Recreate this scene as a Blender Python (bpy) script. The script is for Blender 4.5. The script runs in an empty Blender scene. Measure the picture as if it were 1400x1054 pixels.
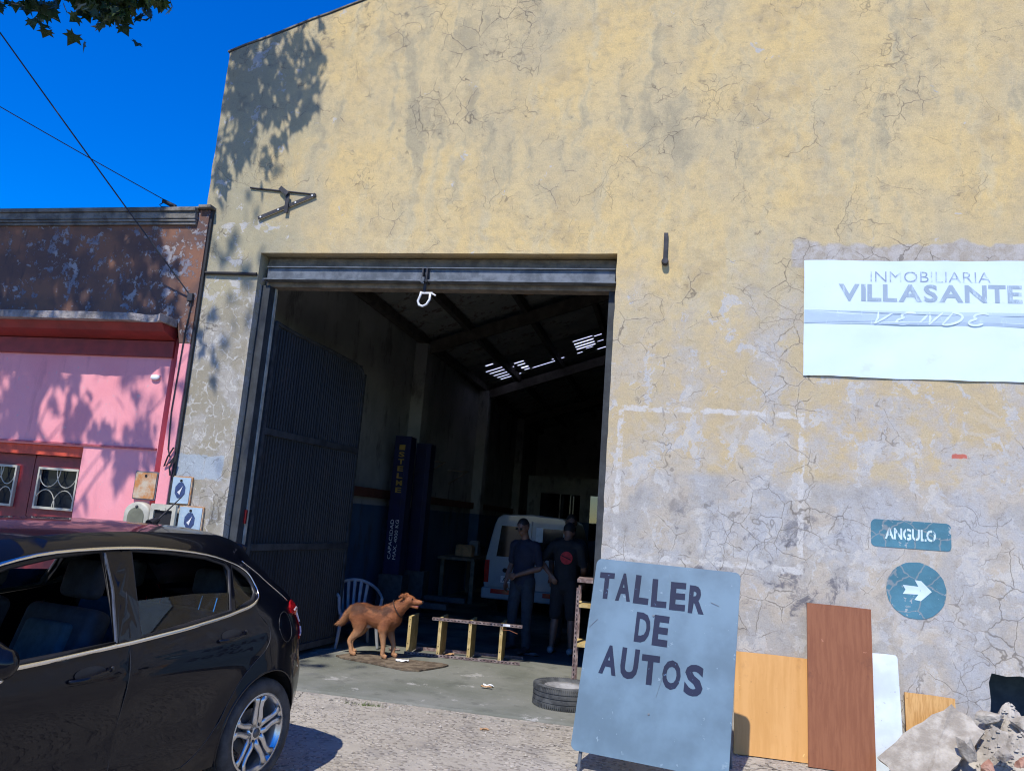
import bpy, bmesh, math, random
from math import sin, cos, pi, radians, sqrt, atan2, floor
from mathutils import Vector, Matrix
from mathutils.geometry import delaunay_2d_cdt
from mathutils import noise as mnoise

random.seed(11)
scene = bpy.context.scene
COL = scene.collection

# ------------------------------------------------------------------ camera, sky, sun, exposure
CAM_YAW, CAM_PITCH, CAM_ROLL = radians(12.05), radians(9.84), radians(4.34)
_f = Vector((-sin(CAM_YAW)*cos(CAM_PITCH), cos(CAM_YAW)*cos(CAM_PITCH), sin(CAM_PITCH)))
_r0 = Vector((cos(CAM_YAW), sin(CAM_YAW), 0)); _u0 = _r0.cross(_f)
_r = _r0*cos(CAM_ROLL) + _u0*sin(CAM_ROLL); _u = -_r0*sin(CAM_ROLL) + _u0*cos(CAM_ROLL)
cam_data = bpy.data.cameras.new('camera')
cam = bpy.data.objects.new('camera', cam_data); COL.objects.link(cam)
cam.matrix_world = Matrix(((_r.x, _u.x, -_f.x, 0), (_r.y, _u.y, -_f.y, -7.184), (_r.z, _u.z, -_f.z, 1.75), (0, 0, 0, 1)))
cam_data.sensor_width = 36; cam_data.lens = 27.0; cam_data.clip_start = 0.05; cam_data.clip_end = 3000
scene.camera = cam

SUN_EL, SUN_AZ = radians(55), radians(12)          # sun stands behind the camera, a little to the left
S = Vector((-sin(SUN_AZ)*cos(SUN_EL), -cos(SUN_AZ)*cos(SUN_EL), sin(SUN_EL)))
world = bpy.data.worlds.new('World'); scene.world = world; world.use_nodes = True
wn = world.node_tree; wn.nodes.clear()
w_out = wn.nodes.new('ShaderNodeOutputWorld'); w_bg = wn.nodes.new('ShaderNodeBackground')
w_sky = wn.nodes.new('ShaderNodeTexSky'); w_sky.sky_type = 'NISHITA'; w_sky.sun_disc = False
w_sky.sun_elevation = SUN_EL; w_sky.sun_rotation = atan2(S.x, S.y)
w_sky.air_density = 1.0; w_sky.dust_density = 0.1; w_sky.ozone_density = 4.0; w_sky.altitude = 50
w_hs = wn.nodes.new('ShaderNodeHueSaturation'); w_hs.inputs['Saturation'].default_value = 1.5; w_hs.inputs['Hue'].default_value = .521; w_hs.inputs['Value'].default_value = 1.0
wn.links.new(w_sky.outputs[0], w_hs.inputs['Color']); wn.links.new(w_hs.outputs[0], w_bg.inputs['Color'])
wn.links.new(w_bg.outputs[0], w_out.inputs['Surface']); w_bg.inputs['Strength'].default_value = 0.15
sun_data = bpy.data.lights.new('sun', 'SUN'); sun_data.energy = 3.3; sun_data.angle = radians(0.53); sun_data.color = (1.0, 0.95, 0.87)
sun = bpy.data.objects.new('sun', sun_data); COL.objects.link(sun); sun.location = (-4, -12, 20)
sun.rotation_euler = S.to_track_quat('Z', 'Y').to_euler()
vs = scene.view_settings
vs.view_transform = 'Standard'; vs.look = 'None'; vs.gamma = 1.0; vs.use_curve_mapping = False; vs.exposure = 0.6
scene.render.film_transparent = False
scene.cycles.pixel_filter_type = 'BLACKMAN_HARRIS'; scene.cycles.filter_width = 1.1
scene.cycles.use_adaptive_sampling = True; scene.cycles.adaptive_threshold = .018
scene.cycles.max_bounces = 7; scene.cycles.diffuse_bounces = 5; scene.cycles.glossy_bounces = 3; scene.cycles.transparent_max_bounces = 6; scene.cycles.caustics_reflective = False; scene.cycles.caustics_refractive = False

# ------------------------------------------------------------------ node helpers
class Mat:
    def __init__(s, name):
        s.m = bpy.data.materials.new(name); s.m.use_nodes = True; s.t = s.m.node_tree
        s.b = s.t.nodes['Principled BSDF']; s.c = s.t.nodes.new('ShaderNodeTexCoord')
        s.P = s.c.outputs['Object']
    def n(s, t): return s.t.nodes.new(t)
    def put(s, sock, v):
        if v is None: return
        if isinstance(v, bpy.types.NodeSocket): s.t.links.new(v, sock)
        elif isinstance(v, (tuple, list)) and len(v) == 3 and sock.type == 'RGBA': sock.default_value = (*v, 1)
        else: sock.default_value = v
    def math(s, op, a, b=None, c=None, clamp=False):
        k = s.n('ShaderNodeMath'); k.operation = op; k.use_clamp = clamp
        s.put(k.inputs[0], a); s.put(k.inputs[1], b)
        if c is not None: s.put(k.inputs[2], c)
        return k.outputs[0]
    def add(s, a, b): return s.math('ADD', a, b)
    def mul(s, a, b): return s.math('MULTIPLY', a, b)
    def sub(s, a, b): return s.math('SUBTRACT', a, b)
    def ss(s, v, lo, hi):                                     # smoothstep, lo may exceed hi
        k = s.n('ShaderNodeMapRange'); k.interpolation_type = 'SMOOTHSTEP'
        inv = lo > hi
        s.put(k.inputs['Value'], v); k.inputs['From Min'].default_value = min(lo, hi); k.inputs['From Max'].default_value = max(lo, hi)
        k.inputs['To Min'].default_value = 1 if inv else 0; k.inputs['To Max'].default_value = 0 if inv else 1
        return k.outputs['Result']
    def xyz(s, v=None):
        k = s.n('ShaderNodeSeparateXYZ'); s.put(k.inputs[0], v or s.P); return k.outputs
    def scalev(s, v, sc):
        k = s.n('ShaderNodeMapping'); s.put(k.inputs['Vector'], v or s.P); k.inputs['Scale'].default_value = sc; return k.outputs[0]
    def noise(s, scale, detail=4, rough=.55, vec=None, dist=0., color=False):
        k = s.n('ShaderNodeTexNoise'); s.put(k.inputs['Vector'], vec or s.P); k.inputs['Scale'].default_value = scale
        k.inputs['Detail'].default_value = detail; k.inputs['Roughness'].default_value = rough; k.inputs['Distortion'].default_value = dist
        return k.outputs['Color' if color else 'Fac']
    def warp(s, scale, amt, vec=None, detail=4):
        nz = s.noise(scale, detail, .6, vec, color=True)
        a = s.n('ShaderNodeVectorMath'); a.operation = 'SUBTRACT'; s.put(a.inputs[0], nz); a.inputs[1].default_value = (.5, .5, .5)
        b = s.n('ShaderNodeVectorMath'); b.operation = 'MULTIPLY_ADD'; s.put(b.inputs[0], a.outputs[0]); b.inputs[1].default_value = (amt, amt, amt); s.put(b.inputs[2], vec or s.P)
        return b.outputs[0]
    def voro(s, scale, vec=None, feat='DISTANCE_TO_EDGE', out='Distance', rnd=1.0):
        k = s.n('ShaderNodeTexVoronoi'); k.feature = feat; s.put(k.inputs['Vector'], vec or s.P); k.inputs['Scale'].default_value = scale
        k.inputs['Randomness'].default_value = rnd
        return k.outputs[out]
    def mix(s, f, a, b, mode='MIX'):
        k = s.n('ShaderNodeMix'); k.data_type = 'RGBA'; k.blend_type = mode
        s.put(k.inputs[0], f); s.put(k.inputs[6], a); s.put(k.inputs[7], b); return k.outputs[2]
    def box(s, x0, x1, z0, z1, vec=None, soft=.01):
        o = s.xyz(vec)
        a = s.mul(s.ss(o[0], x0-soft, x0+soft), s.ss(o[0], x1+soft, x1-soft))
        b = s.mul(s.ss(o[2], z0-soft, z0+soft), s.ss(o[2], z1+soft, z1-soft)); return s.mul(a, b)
    def bump(s, h, strength=.3, dist=.02):
        k = s.n('ShaderNodeBump'); k.inputs['Strength'].default_value = strength; k.inputs['Distance'].default_value = dist
        s.put(k.inputs['Height'], h)
        if s.b.inputs['Normal'].is_linked: s.put(k.inputs['Normal'], s.b.inputs['Normal'].links[0].from_socket)
        s.put(s.b.inputs['Normal'], k.outputs[0])
    def set(s, **k):
        names = dict(col='Base Color', rough='Roughness', metal='Metallic', spec='Specular IOR Level', coat='Coat Weight', coatr='Coat Roughness', alpha='Alpha', trans='Transmission Weight', ior='IOR', ec='Emission Color', es='Emission Strength')
        for a, v in k.items(): s.put(s.b.inputs[names[a]], v)
        return s

def pm(name, col, rough=.6, var=.18, scale=8, bump=.15, metal=0, col2=None, coat=0, spec=.5, grain=60, dist=.006):
    m = Mat(name); c1 = tuple(max(0, v*(1-var)) for v in col); c2 = col2 or tuple(min(1, v*(1+var)) for v in col)
    n1 = m.noise(scale, 4, .65); c = m.mix(m.ss(n1, .35, .65), c1, c2)
    m.set(col=c, rough=rough, metal=metal, coat=coat, spec=spec)
    if bump: m.bump(m.noise(grain, 3, .65), bump, dist)
    return m.m

# ------------------------------------------------------------------ mesh helpers
class MB:
    def __init__(s): s.v = []; s.f = []
    def add(s, vs_, fs_):
        o = len(s.v); s.v += [tuple(p) for p in vs_]; s.f += [tuple(i+o for i in q) for q in fs_]; return s
    def box(s, x0, x1, y0, y1, z0, z1, M=None):
        p = [Vector((x, y, z)) for z in (z0, z1) for y in (y0, y1) for x in (x0, x1)]
        if M: p = [M @ q for q in p]
        return s.add(p, [(0, 2, 3, 1), (4, 5, 7, 6), (0, 1, 5, 4), (2, 6, 7, 3), (0, 4, 6, 2), (1, 3, 7, 5)])
    def tube(s, pts, r, n=8, cap=True, ref=None, closed=False):
        pts = [Vector(p) for p in pts]; m = len(pts); rs = r if isinstance(r, (list, tuple)) else [r]*m
        vs_, fs_ = [], []; last = None
        for i, p in enumerate(pts):
            if closed: t = pts[(i+1) % m]-pts[i-1]
            else: t = pts[min(i+1, m-1)]-pts[max(i-1, 0)]
            t = t.normalized() if t.length > 1e-9 else Vector((0, 0, 1))
            if last is None:
                rf = Vector(ref) if ref else (Vector((1, 0, 0)) if abs(t.x) < .8 else Vector((0, 1, 0)))
            else: rf = last
            a = (rf-t*rf.dot(t)); a = a.normalized() if a.length > 1e-6 else t.orthogonal().normalized()
            b = t.cross(a); last = a
            ra, rb = rs[i] if isinstance(rs[i], (list, tuple)) else (rs[i], rs[i])
            for k in range(n):
                g = 2*pi*k/n; vs_.append(p+a*(ra*cos(g))+b*(rb*sin(g)))
        for i in range(m if closed else m-1):
            for k in range(n):
                j = (i+1) % m; fs_.append((i*n+k, i*n+(k+1) % n, j*n+(k+1) % n, j*n+k))
        if cap and not closed:
            fs_.append(tuple(range(n-1, -1, -1))); fs_.append(tuple((m-1)*n+k for k in range(n)))
        return s.add(vs_, fs_)
    def limb(s, chain, n=12, ref=None):                         # rounded, tapering chain: (x,y,z,r) or (x,y,z,ra,rb)
        P = [Vector(c[:3]) for c in chain]; R = [(c[3], c[4] if len(c) > 4 else c[3]) for c in chain]
        pts, rs = [], []
        for i in range(len(P)-1):
            p0, p1, p2, p3 = P[max(i-1, 0)], P[i], P[i+1], P[min(i+2, len(P)-1)]
            for k in range(5):
                t = k/5; t2 = t*t; t3 = t2*t
                pts.append(.5*((2*p1)+(-p0+p2)*t+(2*p0-5*p1+4*p2-p3)*t2+(-p0+3*p1-3*p2+p3)*t3))
                w = t2*(3-2*t); rs.append(tuple(R[i][q]*(1-w)+R[i+1][q]*w for q in (0, 1)))
        pts.append(P[-1]); rs.append(R[-1])
        d0 = (pts[0]-pts[1]).normalized(); d1 = (pts[-1]-pts[-2]).normalized(); pa, ra, pb, rb = pts[0], rs[0], pts[-1], rs[-1]
        ha = [(pa+d0*(min(ra)*sin(g)), tuple(q*cos(g) for q in ra)) for g in (1.45, 1.1, .7, .35)]
        hb = [(pb+d1*(min(rb)*sin(g)), tuple(q*cos(g) for q in rb)) for g in (.35, .7, 1.1, 1.45)]
        pts = [a for a, _ in ha]+pts+[a for a, _ in hb]; rs = [b for _, b in ha]+rs+[b for _, b in hb]
        return s.tube(pts, rs, n, ref=ref)
    def ball(s, c, r, nu=14, nv=9, M=None):
        rx, ry, rz = r if isinstance(r, (tuple, list)) else (r, r, r); vs_, fs_ = [], []
        for j in range(1, nv):
            g = pi*j/nv
            for i in range(nu): vs_.append(Vector((rx*sin(g)*cos(2*pi*i/nu), ry*sin(g)*sin(2*pi*i/nu), rz*cos(g))))
        vs_ += [Vector((0, 0, rz)), Vector((0, 0, -rz))]; a, b = len(vs_)-2, len(vs_)-1
        for j in range(nv-2):
            for i in range(nu): fs_.append((j*nu+i, (j+1)*nu+i, (j+1)*nu+(i+1) % nu, j*nu+(i+1) % nu))
        for i in range(nu): fs_.append((a, i, (i+1) % nu)); fs_.append((b, (nv-2)*nu+(i+1) % nu, (nv-2)*nu+i))
        return s.add([Vector(c)+(M @ v if M else v) for v in vs_], fs_)
    def lathe(s, prof, n=32, axis='z', c=(0, 0, 0), closed=False):
        vs_, fs_ = [], []; m = len(prof)
        for i in range(n):
            g = 2*pi*i/n
            for r, h in prof:
                p = (r*cos(g), r*sin(g), h)
                if axis == 'y': p = (p[0], p[2], p[1])
                if axis == 'x': p = (p[2], p[0], p[1])
                vs_.append(Vector(p)+Vector(c))
        for i in range(n):
            for k in range(m if closed else m-1):
                j = (i+1) % n; k2 = (k+1) % m; fs_.append((i*m+k, j*m+k, j*m+k2, i*m+k2))
        return s.add(vs_, fs_)
    def prism(s, poly, a, b, axis='y'):                         # polygon given in the two other axes, extruded a..b
        def mk(p, h): return {'y': (p[0], h, p[1]), 'z': (p[0], p[1], h), 'x': (h, p[0], p[1])}[axis]
        n = len(poly)
        return s.add([mk(p, a) for p in poly]+[mk(p, b) for p in poly], [tuple(range(n))[::-1], tuple(range(n, 2*n))]+[(i, (i+1) % n, n+(i+1) % n, n+i) for i in range(n)])
    def hexa(s, p):                                             # eight corners: bottom four, top four
        return s.add(p, [(3, 2, 1, 0), (4, 5, 6, 7), (0, 1, 5, 4), (1, 2, 6, 5), (2, 3, 7, 6), (3, 0, 4, 7)])
    def mesh(s, name, bevel=0, seg=2, smooth=False, fix=True):
        me = bpy.data.meshes.new(name); me.from_pydata(s.v, [], s.f)
        if bevel or fix:
            bm = bmesh.new(); bm.from_mesh(me)
            if fix: bmesh.ops.recalc_face_normals(bm, faces=bm.faces)
            if bevel:
                ed = [e for e in bm.edges if len(e.link_faces) == 2 and e.calc_face_angle(0) > .5]
                bmesh.ops.bevel(bm, geom=ed, offset=bevel, segments=seg, profile=.5, affect='EDGES', clamp_overlap=True)
            bm.to_mesh(me); bm.free()
        if smooth: me.shade_smooth()
        me.update(); return me
    def build(s, name, mat, parent=None, bevel=0, smooth=False, seg=2, kind=None, fix=True, auto=None):
        return link(name, s.mesh(name, bevel, seg, smooth, fix), mat, parent, kind, auto)

def link(name, me, mat, parent=None, kind=None, auto=None):
    o = bpy.data.objects.new(name, me); COL.objects.link(o)
    if mat and not me.materials: me.materials.append(mat)
    if parent: o.parent = parent
    if kind: o['kind'] = kind
    if auto: me.shade_smooth(); me.set_sharp_from_angle(angle=auto)
    return o
def tag(o, label, cat, group=None):
    o['label'] = label; o['category'] = cat
    if group: o['group'] = group
    return o
def thing(name, label, cat, loc=(0, 0, 0), rz=0, group=None):
    o = bpy.data.objects.new(name, None); COL.objects.link(o); o.empty_display_size = .1
    o.location = loc; o.rotation_euler = (0, 0, rz); return tag(o, label, cat, group)
def struct(o): o['kind'] = 'structure'; return o

def inpoly(p, poly):
    x, y = p; c = False; n = len(poly); j = n-1
    for i in range(n):
        xi, yi = poly[i]; xj, yj = poly[j]
        if (yi > y) != (yj > y) and x < (xj-xi)*(y-yi)/(yj-yi)+xi: c = not c
        j = i
    return c
def cdt(outline, holes=(), extra=(), cuts=()):
    vs_, ed = [], []
    for poly in [outline, *holes]:
        o = len(vs_); vs_ += [Vector(p) for p in poly]; ed += [(o+i, o+(i+1) % len(poly)) for i in range(len(poly))]
    for line in cuts:
        o = len(vs_); vs_ += [Vector(p) for p in line]; ed += [(o+i, o+i+1) for i in range(len(line)-1)]
    vs_ += [Vector(p) for p in extra]
    V, _, F, *_r2 = delaunay_2d_cdt(vs_, ed, [], 0, 1e-5)
    out = []
    for f in F:
        c = sum((V[i] for i in f), Vector((0, 0)))/len(f)
        if inpoly(c, outline) and not any(inpoly(c, h) for h in holes): out.append(tuple(f))
    return [tuple(v) for v in V], out
def slab(mb, outline, holes, y0, y1, rim=True, extra=()):         # polygon with holes in x,z, front at y0 and back at y1
    V, F = cdt(outline, holes, extra); n = len(V)
    mb.add([(x, y0, z) for x, z in V]+[(x, y1, z) for x, z in V], F+[tuple(i+n for i in f[::-1]) for f in F])
    if rim:
        for poly in [outline, *holes]:
            m = len(poly); mb.add([(x, y0, z) for x, z in poly]+[(x, y1, z) for x, z in poly], [(i, (i+1) % m, m+(i+1) % m, m+i) for i in range(m)])
    return mb
def remeshed(mb, name, voxel, smooth=4, factor=.5):               # fuse overlapping closed shapes into one continuous skin
    me = mb.mesh(name+'_raw'); o = bpy.data.objects.new(name+'_raw', me); COL.objects.link(o)
    a = o.modifiers.new('r', 'REMESH'); a.mode = 'VOXEL'; a.voxel_size = voxel
    if smooth: b = o.modifiers.new('s', 'SMOOTH'); b.factor = factor; b.iterations = smooth
    dg = bpy.context.evaluated_depsgraph_get(); dg.update(); ev = o.evaluated_get(dg)
    out = bpy.data.meshes.new_from_object(ev, preserve_all_data_layers=False, depsgraph=dg); out.name = name
    bpy.data.objects.remove(o); bpy.data.meshes.remove(me); out.shade_smooth(); return out
def text_mesh(body, size, bold=0, shear=0, sx=1, align='LEFT', res=3):
    cu = bpy.data.curves.new('t', 'FONT'); cu.body = body; cu.size = size; cu.offset = bold; cu.shear = shear; cu.align_x = align; cu.resolution_u = res
    o = bpy.data.objects.new('t', cu); COL.objects.link(o)
    dg = bpy.context.evaluated_depsgraph_get(); dg.update()
    me = bpy.data.meshes.new_from_object(o.evaluated_get(dg), depsgraph=dg); bpy.data.objects.remove(o); bpy.data.curves.remove(cu)
    me.materials.clear()
    me.transform(Matrix.Diagonal((sx, 1, 1, 1))); return me
UPRIGHT = Matrix.Rotation(pi/2, 4, 'X')                           # text plane (x,y) -> (x,z), facing -y
def rounded(x0, x1, z0, z1, r, n=5):
    out = []
    for cx, cz, a in ((x1-r, z0+r, -pi/2), (x1-r, z1-r, 0), (x0+r, z1-r, pi/2), (x0+r, z0+r, pi)):
        out += [(cx+r*cos(a+pi/2*i/n), cz+r*sin(a+pi/2*i/n)) for i in range(n+1)]
    return out
def fx(x, y=0, z=0, s=1.): return mnoise.noise(Vector((x*s, y*s, z*s)))
# ------------------------------------------------------------------ materials
def facade_material():
    m = Mat('weathered_yellow_plaster'); X, Y, Z = m.xyz()
    w = m.warp(2.4, .42, detail=3)
    nA = m.noise(.62, 4, .6); nB = m.noise(2.1, 5, .64, w); nC = m.noise(9, 5, .68); nD = m.noise(1.45, 5, .64, w)
    chipn = m.noise(3.3, 7, .72, w); streak = m.noise(2.6, 4, .62, m.scalev(w, (1.7, 1.7, .25))); fine = m.noise(34, 3, .65)
    # paint: ochre with pale greenish and tan areas
    c = m.mix(m.ss(nA, .38, .62), (.70, .52, .235), (.63, .505, .28))
    c = m.mix(m.mul(m.ss(streak, .46, .68), .55), c, (.60, .53, .345))
    c = m.mix(m.mul(m.ss(nB, .50, .70), .60), c, (.47, .355, .185))
    c = m.mix(m.mul(m.ss(nC, .42, .70), .46), c, (.37, .305, .195))
    c = m.mix(m.mul(m.ss(m.noise(.9, 3, .6, m.scalev(w, (1, 1, .7))), .46, .66), .5), c, (.47, .405, .27))
    # bleached left end
    left = m.ss(m.add(X, m.mul(m.sub(nD, .5), 2.2)), -3.6, -4.7)
    c = m.mix(m.mul(left, .78), c, (.36, .34, .235))
    # paint worn off towards the bottom: bare grey and cream render
    low = m.ss(m.add(Z, m.mul(m.sub(nB, .5), 3.4)), 4.5, 2.9)
    c = m.mix(m.mul(m.ss(m.add(Z, m.mul(m.sub(nB, .5), 2.0)), 4.3, 2.8), .62), c, (.48, .40, .27))
    right = m.ss(m.add(X, m.mul(m.sub(nA, .5), 3.0)), -.6, 1.3)
    render = m.mix(m.ss(nD, .40, .60), (.50, .435, .34), (.47, .465, .45)); render = m.mix(m.mul(m.ss(nC, .45, .65), .5), render, (.50, .40, .26))
    worn = m.math('MULTIPLY', low, m.math('ADD', m.mul(right, .5), .50), clamp=True); worn = m.mul(worn, m.ss(m.add(nD, m.mul(m.sub(nC, .5), .6)), .40, .56))
    c = m.mix(m.mul(worn, .92), c, render)
    # grey-blue painted dado, worn through
    dado = m.mul(m.ss(m.add(Z, m.mul(m.sub(nC, .5), .04)), 2.34, 2.23), m.ss(X, -.9, -.7))
    dcol = m.mix(m.ss(nB, .40, .60), (.41, .405, .39), (.51, .45, .365)); dcol = m.mix(m.mul(m.ss(nD, .48, .62), .7), dcol, (.47, .48, .485)); dcol = m.mix(m.mul(m.ss(nC, .48, .66), .45), dcol, (.30, .27, .22))
    c = m.mix(m.mul(dado, .85), c, dcol)
    # soot and scrubbed-out writing low on the wall
    soot = m.mul(m.box(-.3, 1.7, .95, 2.0, w, .30), m.ss(chipn, .47, .36))
    c = m.mix(m.mul(soot, .8), c, (.12, .12, .14))
    # chipped patches showing pale plaster
    area = m.math('ADD', m.mul(low, .85), m.mul(left, .55), clamp=True)
    chip = m.mul(m.ss(m.add(chipn, m.mul(area, .13)), .655, .675), .85)
    c = m.mix(chip, c, m.mix(m.ss(nC, .4, .6), (.57, .54, .475), (.495, .49, .47)))
    strip = m.box(1.06, 9, 4.24, 4.46, w, .02); c = m.mix(m.mul(strip, .85), c, m.mix(m.ss(nC, .4, .6), (.50, .48, .46), (.40, .36, .31)))
    # outline left by a removed frame
    wv = m.warp(9, .085, detail=3); fr = m.sub(m.box(-.49, 1.16, 1.47, 2.88, wv, .006), m.box(-.44, 1.11, 1.525, 2.83, wv, .006))
    fr = m.mul(fr, m.ss(m.add(nC, m.mul(m.sub(nB, .5), .5)), .42, .54)); c = m.mix(m.mul(fr, .85), c, (.62, .60, .55))
    # flaked left pier with curled pale edges
    pier = m.mul(m.ss(X, -4.35, -4.45), m.ss(m.add(Z, m.mul(m.sub(nB, .5), 1.2)), 3.95, 3.6))
    edge = m.mul(m.ss(m.voro(8.5, m.warp(6, .16, detail=3)), .075, .03), m.ss(nC, .47, .56))
    c = m.mix(m.mul(pier, .8), c, m.mix(m.ss(nB, .45, .6), (.30, .27, .195), (.38, .36, .32)))
    c = m.mix(m.mul(m.mul(pier, edge), .8), c, (.56, .54, .48))
    bl = m.box(-5.2, -4.5, 1.92, 2.17, wv, .01); c = m.mix(m.mul(bl, .75), c, (.38, .45, .50))
    # mould under the coping, old damp and run-off
    up = m.sub(Z, m.mul(X, .346)); top = m.ss(up, 7.3, 8.7)
    mould = m.mul(m.ss(m.add(chipn, m.mul(m.sub(nC, .5), .4)), .46, .32), m.math('ADD', m.mul(top, .9), .16, clamp=True))
    c = m.mix(m.mul(mould, .85), c, (.13, .12, .105))
    damp = m.mul(m.ss(m.add(nA, m.mul(m.sub(streak, .5), .9)), .52, .72), m.ss(Z, 4.2, 5.6)); c = m.mix(m.mul(damp, .55), c, (.31, .27, .18))
    c = m.mix(m.mul(m.ss(fine, .60, .72), .42), c, (.22, .19, .14))
    # cracks: a coarse net and a finer one, present only in places
    k1 = m.voro(1.5, w); k2 = m.voro(4.2, m.warp(5, .11, detail=3)); lowm = m.ss(Z, 4.6, 2.4)
    g1 = m.mul(m.ss(k1, .0070, .0020), m.ss(nD, .49, .56)); g2 = m.mul(m.ss(k2, .019, .005), m.ss(m.add(nA, m.add(m.mul(nB, .6), m.mul(lowm, .08))), .855, .93))
    k3 = m.voro(9.5, w); g3 = m.mul(m.ss(k3, .030, .008), m.mul(m.ss(m.add(nD, m.mul(m.sub(nC, .5), .5)), .53, .63), .65))
    c = m.mix(m.mul(m.mul(m.ss(k2, .085, .03), m.ss(nB, .48, .60)), m.add(m.mul(lowm, .40), .06)), c, (.56, .52, .44))
    crack = m.math('MAXIMUM', m.math('MAXIMUM', m.mul(g1, .8), g2), g3); c = m.mix(m.mul(crack, .62), c, (.12, .10, .075))
    c = m.mix(m.ss(m.noise(85, 2, .6), .3, .75), c, m.mix(1.0, c, (.84, .84, .84), 'MULTIPLY'))
    rd = m.box(2.36, 2.48, 2.545, 2.585, wv, .006); c = m.mix(m.mul(rd, .8), c, (.50, .08, .05))
    m.set(col=c, rough=.92, spec=.2)
    m.bump(m.noise(7, 5, .68), .30, .025)
    return m.m

def parapet_material():
    m = Mat('peeling_brown_parapet_paint')
    n1 = m.noise(10, 7, .74, m.warp(6, .10, detail=3)); n2 = m.noise(1.4, 4)
    c = m.mix(m.ss(m.noise(2.2, 5), .4, .62), (.14, .085, .07), (.25, .125, .08))
    fl = m.ss(m.add(n1, m.mul(m.sub(n2, .5), .30)), .55, .575)
    c = m.mix(m.mul(fl, .9), c, m.mix(m.ss(m.noise(7, 5), .4, .6), (.21, .21, .245), (.38, .355, .345)))
    c = m.mix(m.mul(m.ss(m.noise(5, 6, .7, m.scalev(None, (2, 2, .4))), .55, .7), .6), c, (.05, .05, .055))
    m.set(col=c, rough=.9, spec=.2); m.bump(fl, .6, .012); m.bump(m.noise(40, 5), .3, .01); return m.m

def pink_material():
    m = Mat('pink_wall_paint'); X, Y, Z = m.xyz()
    c = m.mix(m.ss(m.noise(1.2, 5), .35, .65), (.80, .295, .315), (.83, .345, .365))
    c = m.mix(m.mul(m.ss(m.noise(3.5, 7, .66, m.scalev(None, (2, 2, .35))), .54, .70), .35), c, (.52, .20, .23))
    c = m.mix(m.mul(m.ss(m.noise(14, 5, .7), .64, .68), .6), c, (.55, .42, .42))
    m.set(col=c, rough=.75, spec=.3); m.bump(m.noise(5, 5, .6), .25, .02); m.bump(m.noise(60, 4), .15, .006); return m.m

def sidewalk_material():
    m = Mat('worn_aggregate_concrete'); X, Y, Z = m.xyz()
    c = m.mix(m.ss(m.noise(.8, 6, .6), .35, .65), (.33, .295, .24), (.41, .375, .315))
    c = m.mix(m.mul(m.ss(m.noise(3, 5, .68, m.warp(3, .3)), .50, .66), .6), c, (.22, .205, .185))
    agg = m.voro(24, None, 'F1', 'Color'); sep = m.n('ShaderNodeSeparateColor'); m.put(sep.inputs[0], agg)
    d = m.voro(24, None, 'F1'); st = m.mul(m.ss(d, .50, .34), m.ss(m.noise(2.6, 5, .66), .34, .52))
    c = m.mix(m.mul(st, .42), c, m.mix(m.ss(sep.outputs[0], .2, .8), (.10, .08, .065), (.58, .52, .44)))
    d2 = m.voro(13, m.warp(5, .1), 'F1'); pit = m.mul(m.ss(d2, .30, .16), m.ss(m.noise(4, 6, .66), .50, .62)); c = m.mix(m.mul(pit, .5), c, (.15, .135, .115))
    k = m.mul(m.ss(m.voro(.9, m.warp(2, .5, detail=3)), .007, .002), m.ss(m.noise(.7, 2), .5, .6)); c = m.mix(m.mul(k, .8), c, (.07, .065, .06))
    m.set(col=c, rough=.95, spec=.15)
    m.bump(m.add(m.mul(m.noise(4, 5, .68), 1.2), m.mul(st, .35)), .8, .03); m.bump(m.sub(1.0, m.add(pit, k)), .7, .02); return m.m

def floor_material():
    m = Mat('green_grey_painted_floor'); X, Y, Z = m.xyz()
    c = m.mix(m.ss(m.noise(1.1, 7, .62, m.warp(1.5, .5)), .36, .64), (.15, .158, .128), (.212, .215, .185))
    c = m.mix(m.mul(m.ss(m.noise(4, 5, .68), .52, .68), .5), c, (.10, .105, .09))
    c = m.mix(m.mul(m.ss(m.noise(2.1, 5, .72, m.warp(3, .4)), .60, .64), .75), c, (.40, .39, .36))
    c = m.mix(m.mul(m.ss(m.noise(30, 5, .7), .64, .70), .6), c, (.46, .44, .40))
    dark = m.mul(m.ss(Y, 2.5, 3.6), m.ss(m.noise(.8, 5), .35, .6)); c = m.mix(m.mul(dark, .85), c, (.03, .032, .034))  # oil-stained tone plus painted shade, deepening beyond the lintel's shadow line
    m.set(col=c, rough=.85, spec=.25); m.bump(m.noise(6, 5, .66), .35, .02); m.bump(m.noise(60, 4, .6), .3, .006); return m.m

def wood_material(name, c1, c2, scale=1.0, rough=.5, stain=(.1, .06, .04)):
    m = Mat(name)
    g = m.noise(9*scale, 6, .6, m.scalev(m.warp(2, .08), (4, 4, .35))); c = m.mix(m.ss(g, .35, .65), c1, c2)
    c = m.mix(m.mul(m.ss(m.noise(3, 5, .7), .58, .70), .45), c, stain)
    c = m.mix(m.mul(m.ss(m.noise(34, 4, .6), .69, .73), .7), c, stain)
    c = m.mix(m.mul(m.ss(m.noise(6, 5, .75, m.warp(6, .2)), .67, .69), .5), c, tuple(min(1, v*1.9+.08) for v in c2))
    m.set(col=c, rough=rough, spec=.35); m.bump(g, .12, .004); return m.m

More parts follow.
